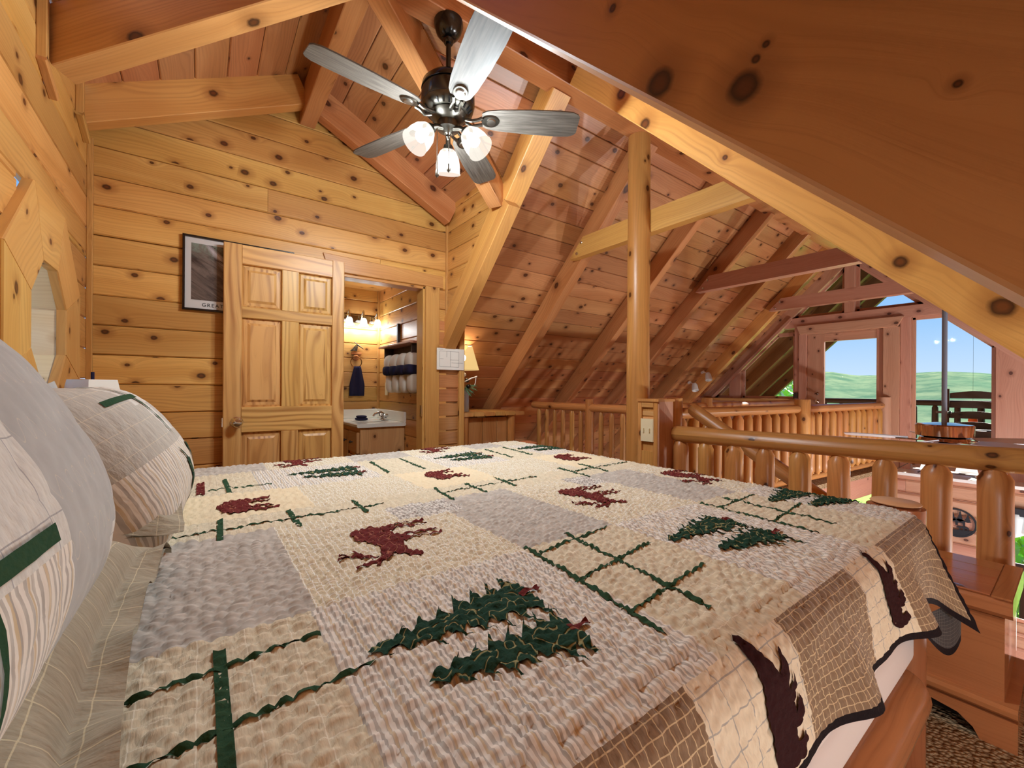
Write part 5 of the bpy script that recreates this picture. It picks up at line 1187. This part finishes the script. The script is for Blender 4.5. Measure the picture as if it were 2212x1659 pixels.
def elk(x, y, s=1.0, fl=1):
    # head towards the near side, legs towards the foot
    body = [(x - .02 * s + (px_ * .0 + 0), 0) for px_ in ()]
    B = [(-.042, .088), (-.05, .07), (-.046, .03), (-.03, .0), (-.022, -.02), (-.02, -.045), (-.028, -.062), (-.03, -.085), (-.018, -.092), (-.004, -.082), (.012, -.102), (.03, -.122), (.04, -.116), (.036, -.098), (.024, -.08), (.022, -.062), (.03, -.04), (.036, -.012), (.034, .02), (.03, .045), (.034, .07), (.03, .088), (.0, .096), (-.024, .097)]
    drape_poly('elk_applique', [(x + a * s, y + b * s * fl) for a, b in B], 'burgundy', ql)
    for yy in (.082, .060, .006, -.020):
        drape_poly('elk_leg', [(x + .022 * s, y + (yy + .010) * s * fl), (x + .065 * s, y + (yy + .010) * s * fl), (x + .105 * s, y + (yy + .001) * s * fl), (x + .128 * s, y + (yy + .004) * s * fl), (x + .128 * s, y + (yy - .005) * s * fl), (x + .10 * s, y + (yy - .006) * s * fl), (x + .062 * s, y + (yy + .001) * s * fl), (x + .022 * s, y + (yy - .012) * s * fl)], 'burgundy', ql, lift=.0026)
    for pts in ([(-.015, -.085), (-.045, -.075), (-.075, -.055), (-.105, -.05), (-.108, -.058), (-.078, -.064), (-.05, -.084), (-.018, -.094)],
                [(-.05, -.074), (-.062, -.052), (-.070, -.035), (-.076, -.037), (-.070, -.055), (-.060, -.078)], [(-.075, -.058), (-.088, -.04), (-.098, -.03), (-.10, -.035), (-.092, -.046), (-.082, -.062)],
                [(-.008, -.090), (-.035, -.098), (-.065, -.10), (-.09, -.112), (-.088, -.118), (-.064, -.109), (-.034, -.107), (-.006, -.098)], [(-.035, -.098), (-.05, -.112), (-.058, -.128), (-.052, -.130), (-.044, -.116), (-.028, -.104)]):
        drape_poly('antler', [(x + a * s, y + b * s * fl) for a, b in pts], 'burgundy', ql, lift=.0028)
elk(0.315, 0.885); elk(0.955, 0.90); elk(0.34, 2.08, .85); elk(1.0, 2.08, .85); elk(1.50, 0.90)
def topbear(x, y, s):
    # back towards the head end, legs towards the foot
    B = [(-.06, .045), (-.068, .02), (-.06, -.02), (-.055, -.06), (-.04, -.078), (-.015, -.085), (.005, -.07), (.075, -.085), (.085, -.07), (.075, -.06), (.012, -.045), (.014, -.035), (.07, -.042), (.072, -.025), (.012, -.012), (.01, .03), (.065, .028), (.072, .045), (.012, .05), (.014, .058), (.07, .065), (.075, .085), (.005, .078), (-.03, .08), (-.045, .065)]
    drape_poly('bear_applique', [(x + a * s, y + b * s) for a, b in B], 'burgundy', ql)
for x, y in ((0.10, 1.39), (0.75, 1.46), (1.42, 1.46)): topbear(x, y, 0.95)
def sidebear(x, v0, s):
    # walking down the drop: back to the head end, legs to the foot
    B = [(-.055, .15), (-.035, .165), (-.02, .15), (.0, .10), (.03, .055), (.06, .09), (.072, .10), (.075, .06), (.055, .01), (.075, .02), (.09, .045), (.095, .01), (.07, -.02), (.06, -.045), (.085, -.03), (.10, -.015), (.108, -.05), (.09, -.075), (.06, -.08), (.055, -.11), (.09, -.10), (.10, -.13), (.06, -.15), (.0, -.15), (-.035, -.13), (-.05, -.08), (-.06, .0), (-.06, .09)]
    drape_poly('bear_applique', [(x + a * s, v0 + b * s) for a, b in B], 'bearbrown', ql)
sidebear(0.60, 0.19, .56); sidebear(1.12, 0.19, .52); sidebear(0.02, 0.19, .56)
def ribbon(a, b, w=0.011):
    a = Vector(a); b = Vector(b); d = (b - a).normalized(); s = Vector((-d.y, d.x)) * (w / 2)
    drape_poly('ribbon', [tuple(a - s), tuple(b - s), tuple(b + s), tuple(a + s)], 'greenline', ql, step=0.0055, lift=.0014)
for a, b, w in (((0.02, 0.40), (0.02, 0.63), .013), ((-0.10, 0.585), (0.13, 0.60), .006), ((-0.08, 0.475), (0.17, 0.50), .006),
             ((0.535, 0.68), (0.50, 0.33), .010), ((0.66, 0.69), (0.615, 0.33), .009), ((0.54, 0.635), (0.77, 0.665), .007), ((0.51, 0.505), (0.77, 0.545), .007), ((0.50, 0.39), (0.76, 0.42), .007),
             ((1.17, 0.66), (1.15, 0.36), .008), ((1.29, 0.66), (1.27, 0.36), .008), ((1.17, 0.60), (1.42, 0.62), .006), ((1.16, 0.46), (1.42, 0.49), .006),
             ((0.04, 1.27), (0.035, 1.10), .012), ((0.19, 1.27), (0.19, 1.10), .012), ((0.36, 1.27), (0.355, 1.12), .011), ((-0.08, 1.175), (0.42, 1.18), .006),
             ((0.62, 1.26), (0.60, 1.10), .011), ((0.74, 1.27), (0.73, 1.12), .010), ((0.88, 1.30), (0.86, 1.14), .010), ((0.62, 1.20), (1.02, 1.22), .006),
             ((1.20, 1.30), (1.18, 1.10), .010), ((1.34, 1.32), (1.32, 1.13), .010), ((1.20, 1.21), (1.56, 1.23), .006),
             ((0.07, 1.82), (0.075, 1.58), .014), ((0.62, 1.92), (0.60, 1.63), .012), ((0.76, 1.93), (0.75, 1.62), .011), ((1.24, 1.92), (1.21, 1.63), .011), ((1.36, 1.92), (1.33, 1.63), .011), ((0.0, 1.66), (0.2, 1.67), .006)): ribbon(a, b, w)
drape_poly('ribbon', [(-.01, 1.60), (.012, 1.60), (.012, 1.80), (-.01, 1.80)], 'burgundy', ql, lift=.0014)

# pillows
def pillow(name, label, c, ex, ey, W, H, T, patch, mats, fl=0.035, group='pillows at the head of the bed', seed=1, appl=()):
    t = thing(name, label, 'pillow', c, group)
    c = np.array(c); ex = np.array(Vector(ex).normalized()); ey = np.array(Vector(ey).normalized()); nn = np.cross(ex, ey)
    n1, n2 = 150, 110; a = np.linspace(-1, 1, n1); b = np.linspace(-1, 1, n2); A, B = np.meshgrid(a, b, indexing='ij')
    fa, fb = 1 - fl / (W / 2), 1 - fl / (H / 2)
    ia, ib = np.clip(np.abs(A) / fa, 0, 1), np.clip(np.abs(B) / fb, 0, 1)
    prof = ((1 - ia ** 2.6) * (1 - ib ** 2.6)) ** 0.55
    st = rng.get_state(); rng.seed(seed)
    pf_ = puffs(A * W / 2, B * H / 2, 0.03, 0.05) * 0.0022; rng.set_state(st)
    wr = 0.006 * np.sin(A * 9 + B * 4 + seed) * np.clip(ia + ib - .6, 0, 1)
    px_ = A * W / 2 * (1 - 0.07 * (1 - ib ** 2) * ia ** 2); py_ = B * H / 2 * (1 - 0.09 * (1 - ia ** 2) * ib ** 2)
    droop = -0.02 * np.clip((np.abs(A) - fa) / (1 - fa), 0, 1) - 0.01 * np.sin(A * 14 + 1) * np.clip((np.abs(B) - fb) / (1 - fb), 0, 1)
    up = prof * T * 0.62 + pf_ + wr + droop + 0.004; dn = -prof * T * 0.38 - 0.001 + droop
    mk = lambda h: c + px_[..., None] * ex + py_[..., None] * ey + h[..., None] * nn
    ac, bc = (a[:-1] + a[1:]) / 2 * W / 2, (b[:-1] + b[1:]) / 2 * H / 2
    ix = np.array([[mats.index(patch(x, y)) for y in bc] for x in ac])
    UV = np.stack([A * W / 2, B * H / 2], -1)
    grid_obj('cover_front', mk(up), UV, mats, ix, t)
    Pd = mk(dn)[::-1]; grid_obj('cover_back', Pd, UV[::-1], mats, np.full((n1 - 1, n2 - 1), mats.index(patch(9, 9))), t)
    def sp(x, y):     # surface point for appliques
        i = min(n1 - 1, max(0, int(round((x / (W / 2) + 1) / 2 * (n1 - 1))))); j = min(n2 - 1, max(0, int(round((y / (H / 2) + 1) / 2 * (n2 - 1)))))
        return c + px_[i, j] * ex + py_[i, j] * ey + (up[i, j] + 0.003) * nn
    from bisect import bisect_left
    for nm, mat, pts in appl:
        pts = [(-p[0], p[1]) for p in pts][::-1]
        bm = bmesh.new(); bm.faces.new([bm.verts.new((p[0], p[1], 0)) for p in pts])
        xs = [p[0] for p in pts]; ys = [p[1] for p in pts]
        for k in range(1, int((max(xs) - min(xs)) / .012) + 1): bmesh.ops.bisect_plane(bm, geom=bm.verts[:] + bm.edges[:] + bm.faces[:], plane_co=(min(xs) + k * .012, 0, 0), plane_no=(1, 0, 0))
        for k in range(1, int((max(ys) - min(ys)) / .012) + 1): bmesh.ops.bisect_plane(bm, geom=bm.verts[:] + bm.edges[:] + bm.faces[:], plane_co=(0, min(ys) + k * .012, 0), plane_no=(0, 1, 0))
        bmesh.ops.triangulate(bm, faces=bm.faces[:]); bm.verts.index_update()
        fi = lambda x, y: None
        V = []
        for v in bm.verts:
            x, y = v.co.x, v.co.y; gx = (x / (W / 2) + 1) / 2 * (n1 - 1); gy = (y / (H / 2) + 1) / 2 * (n2 - 1)
            i = int(min(n1 - 2, max(0, math.floor(gx)))); j = int(min(n2 - 2, max(0, math.floor(gy)))); f, g = gx - i, gy - j
            bl = lambda Q: (Q[i, j] * (1 - f) * (1 - g) + Q[i + 1, j] * f * (1 - g) + Q[i, j + 1] * (1 - f) * g + Q[i + 1, j + 1] * f * g)
            V.append(Vector(c + bl(px_) * ex + bl(py_) * ey + (bl(up) + .0025) * nn))
        uvs = [(v.co.x, v.co.y) for v in bm.verts]; F = [[v.index for v in f.verts] for f in bm.faces]; bm.free()
        obj(nm, V, F, M[mat], t, smooth='all', uvs=uvs)
    return t
def rect(x0, y0, x1, y1): return [(x0, y0), (x1, y0), (x1, y1), (x0, y1)]
# local x runs away from the camera (+Y), local y runs up towards the headboard
def patch1(x, y):
    if x > 8: return 's_under'
    if y < -0.19: return 'q_stripe'
    if x < -0.10 and y < 0.10: return 's_white' if y > -0.10 else 'q_stripe'
    if y < -0.13 and x > 0.05: return 's_white'
    if y > 0.19: return 's_mid'
    return 's_grey'
def patch2(x, y):
    if x > 8: return 's_under'
    if y < -0.03: return 'q_stripe'
    if x > 0.17: return 's_grey' if y > 0.05 else 'q_stripe'
    if -0.12 < x < 0.16 and y > 0.0: return 's_white' if (int((x + 1) * 12) + int((y + 1) * 12)) % 2 else 's_mid'
    return 's_mid'
eyv = (-0.55, 0, 0.835)
pillow('pillow', 'large grey sham pillow nearest the camera at the bed head', (-0.275, 0.61, 1.015), (0, 1, 0), (-0.45, 0, 0.893), 0.74, 0.53, 0.275, patch1, ['s_grey', 's_white', 's_mid', 'q_stripe', 's_under'], seed=3,
       appl=[('ribbon', 'greenline', rect(0.125, -0.092, 0.27, -0.077)), ('ribbon', 'greenline', rect(0.205, -0.19, 0.211, 0.03)), ('elk_applique', 'burgundy', [(-.13, -.215), (-.10, -.20), (-.06, -.205), (-.055, -.235), (-.08, -.225), (-.11, -.24)])])
pillow('pillow', 'plaid and striped sham pillow with a green fir, farther along the bed', (-0.205, 1.40, 0.93), (0, 1, 0.0), eyv, 0.72, 0.50, 0.27, patch2, ['s_grey', 's_white', 's_mid', 'q_stripe', 's_under'], seed=4,
       appl=[('ribbon', 'greenline', rect(0.0, 0.105, 0.22, 0.12)), ('ribbon', 'greenline', rect(0.06, -0.02, 0.068, 0.23)),
             ('tree_applique', 'green', [(q[0] + .10, q[1] + .02) for q in [(.02, -.06), (.0, -.10), (.012, -.10), (-.02, -.15), (-.005, -.15), (-.035, -.205), (-.06, -.20), (-.055, -.15), (-.045, -.15), (-.03, -.10), (-.02, -.10)]]),
             ('tree_applique', 'green', [(q[0] + .11, q[1] + .01) for q in [(-.12, -.02), (-.135, -.06), (-.125, -.06), (-.15, -.12), (-.175, -.12), (-.165, -.06), (-.15, -.06)]])])
pillow('pillow', 'flat khaki check pillow lying under the plaid sham', (-0.245, 1.42, 0.865), (0, 1, 0), (-1, 0, 0.05), 0.68, 0.44, 0.13, lambda x, y: 's_under', ['s_under'], seed=5,
       appl=[('ribbon', 'greenline', rect(.20, -.22, .215, .15))])
pillow('pillow', 'lower pillow hidden beneath the large grey sham', (-0.24, 0.66, 0.86), (0, 1, 0), (-1, 0, 0.05), 0.68, 0.40, 0.12, lambda x, y: 's_under', ['s_under'], seed=6)

# nightstand lamp peeping over the plaid pillow
ns = thing('nightstand', 'small pine nightstand in the corner beyond the bed', 'nightstand', (-0.28, 2.62, 0))
box('top', (-0.47, 2.36, 0.72), (-0.08, 2.86, 0.75), M['trim'], ns); box('body', (-0.46, 2.40, 0.0), (-0.11, 2.83, 0.72), M['beam'], ns)
dd = box('drawer', (-0.11, 2.43, 0.50), (-0.095, 2.80, 0.69), M['trim'], ns); lathe('knob', [(0.008, 0), (0.015, 0.02), (0.012, 0.03)], (-0.095, 2.615, 0.595), M['darklog'], dd, 10, axis=(1, 0, 0))
l2 = thing('table_lamp', 'white square lamp shade showing above the plaid pillow', 'lamp', (-0.37, 2.5, 0.75))
lathe('base', [(0.06, 0), (0.05, 0.02), (0.02, 0.05), (0.035, 0.12), (0.015, 0.2), (0.012, 0.26)], (-0.37, 2.5, 0.75), M['darklog'], l2, 18)
lathe('lamp_shade', [(0.115, 0), (0.078, 0.19)], (-0.37, 2.5, 0.968), M['whiteshade'], l2, 4, cap=False)
tube('finial', [(-0.37, 2.5, 1.14), (-0.37, 2.5, 1.175), (-0.37, 2.5, 1.19)], 0.006, M['navy'], l2)

def fill_lamp(label, x, y, z0, h, w, col):  # lamp added out of view to brighten the loft and great room
    t = thing('fill_lamp', label, 'lamp', (x, y, z0))
    lathe('base', [(0.11, 0), (0.10, 0.02), (0.02, 0.03)], (x, y, z0), M['darklog'], t, 20)
    tube('pole', [(x, y, z0 + .02), (x, y, z0 + h * .5), (x, y, z0 + h - .1)], 0.012, M['darklog'], t)
    lathe('lamp_shade', [(0.14, 0), (0.09, 0.18)], (x, y, z0 + h - .14), M['fanshade'], t, 24, cap=False)
    lamp('fill_lamp_light', (x, y, z0 + h - .05), w, 0.07, col)
fill_lamp('short added fill lamp, out of view on the near side of the bed', 0.32, -0.38, 0.0, 0.66, SIDE_FILL_W, (.92, .97, 1.0))
fill_lamp('small added fill lamp, out of view under the low roof near the chest', 1.25, -0.62, 0.0, 0.50, SIDE_FILL_W * 1.6, (.92, .97, 1.0))
fill_lamp('added fill lamp, out of view on the lower level by the right side of the great room', 4.2, -1.7, LOW, 1.5, LOW_FILL_W, (.94, .97, 1.0))
fill_lamp('added fill lamp, out of view on the lower level towards the gable', 5.4, -1.9, LOW, 1.5, LOW_FILL_W, (.94, .97, 1.0))

# cedar chest at the foot
ch = thing('cedar_chest', 'glossy cedar blanket chest at the foot of the bed', 'chest', (2.27, 0.7, 0))
cx0, cx1, cy0, cy1 = 2.075, 2.47, 0.145, 1.35
box('body', (cx0, cy0, 0.10), (cx1, cy1, 0.40), M['chest'], ch, 0.005)
ld = box('lid', (cx0 - 0.02, cy0 - 0.018, 0.405), (cx1 + 0.0, cy1 + 0.018, 0.47), M['chest'], ch, 0.016)
for k in range(4): box('lid_board', (cx0 - 0.015 + 0.1015 * k, cy0 + 0.03, 0.468), (cx0 - 0.015 + 0.1015 * k + 0.100, cy1, 0.473), M['chest'], ld, 0.002)
box('breadboard_end', (cx0 - 0.018, cy0 - 0.016, 0.467), (cx1 - 0.002, cy0 + 0.028, 0.473), M['chest'], ld, 0.003)
box('base_moulding', (cx0 - 0.035, cy0 - 0.03, 0.10), (cx1 + 0.0, cy1 + 0.03, 0.135), M['chest'], ch, 0.012)
pts = [(cy0 - .03, 0), (cy0 + .05, 0), (cy0 + .065, .03), (cy0 + .10, .058), (cy0 + .17, .07), (cy1 - .17, .07), (cy1 - .10, .058), (cy1 - .065, .03), (cy1 - .05, 0), (cy1 + .03, 0), (cy1 + .03, .095), (cy0 - .03, .095)]
obj('plinth', [(x, y, z) for x in (cx0 - .032, cx0 - .01) for y, z in pts], [tuple(range(11, -1, -1)), tuple(range(12, 24))] + [(i, (i + 1) % 12, 12 + (i + 1) % 12, 12 + i) for i in range(12)], M['chest'], ch, Y3)
box('plinth_end', (cx0 - .01, cy0 - .03, 0), (cx1, cy0 - .008, .095), M['chest'], ch)
box('shade_block', (cx0 + .02, cy0 + .02, 0.02), (cx1 - .01, cy1 - .02, 0.10), M['dark'], ch)  # dark block standing in for the shade beneath the chest
rl = railing  # keep name
tk = thing('towel_stand', 'reddish wooden rail post beyond the chest corner', 'post', (2.50, 0.02, 0))
log('rung', (2.53, 0.03, 0.0), (2.53, 0.03, 0.40), 0.022, 0.022, M['bedlog'], tk, n=10, rings=4); log('rung', (2.36, 0.02, 0.0), (2.36, 0.02, 0.42), 0.026, 0.026, M['bedlog'], tk, n=10, rings=4)
log('crossbar', (2.34, 0.025, 0.36), (2.55, 0.03, 0.37), 0.022, 0.022, M['bedlog'], tk, n=10, rings=4); log('crossbar', (2.34, 0.025, 0.12), (2.55, 0.03, 0.12), 0.020, 0.020, M['bedlog'], tk, n=10, rings=4)
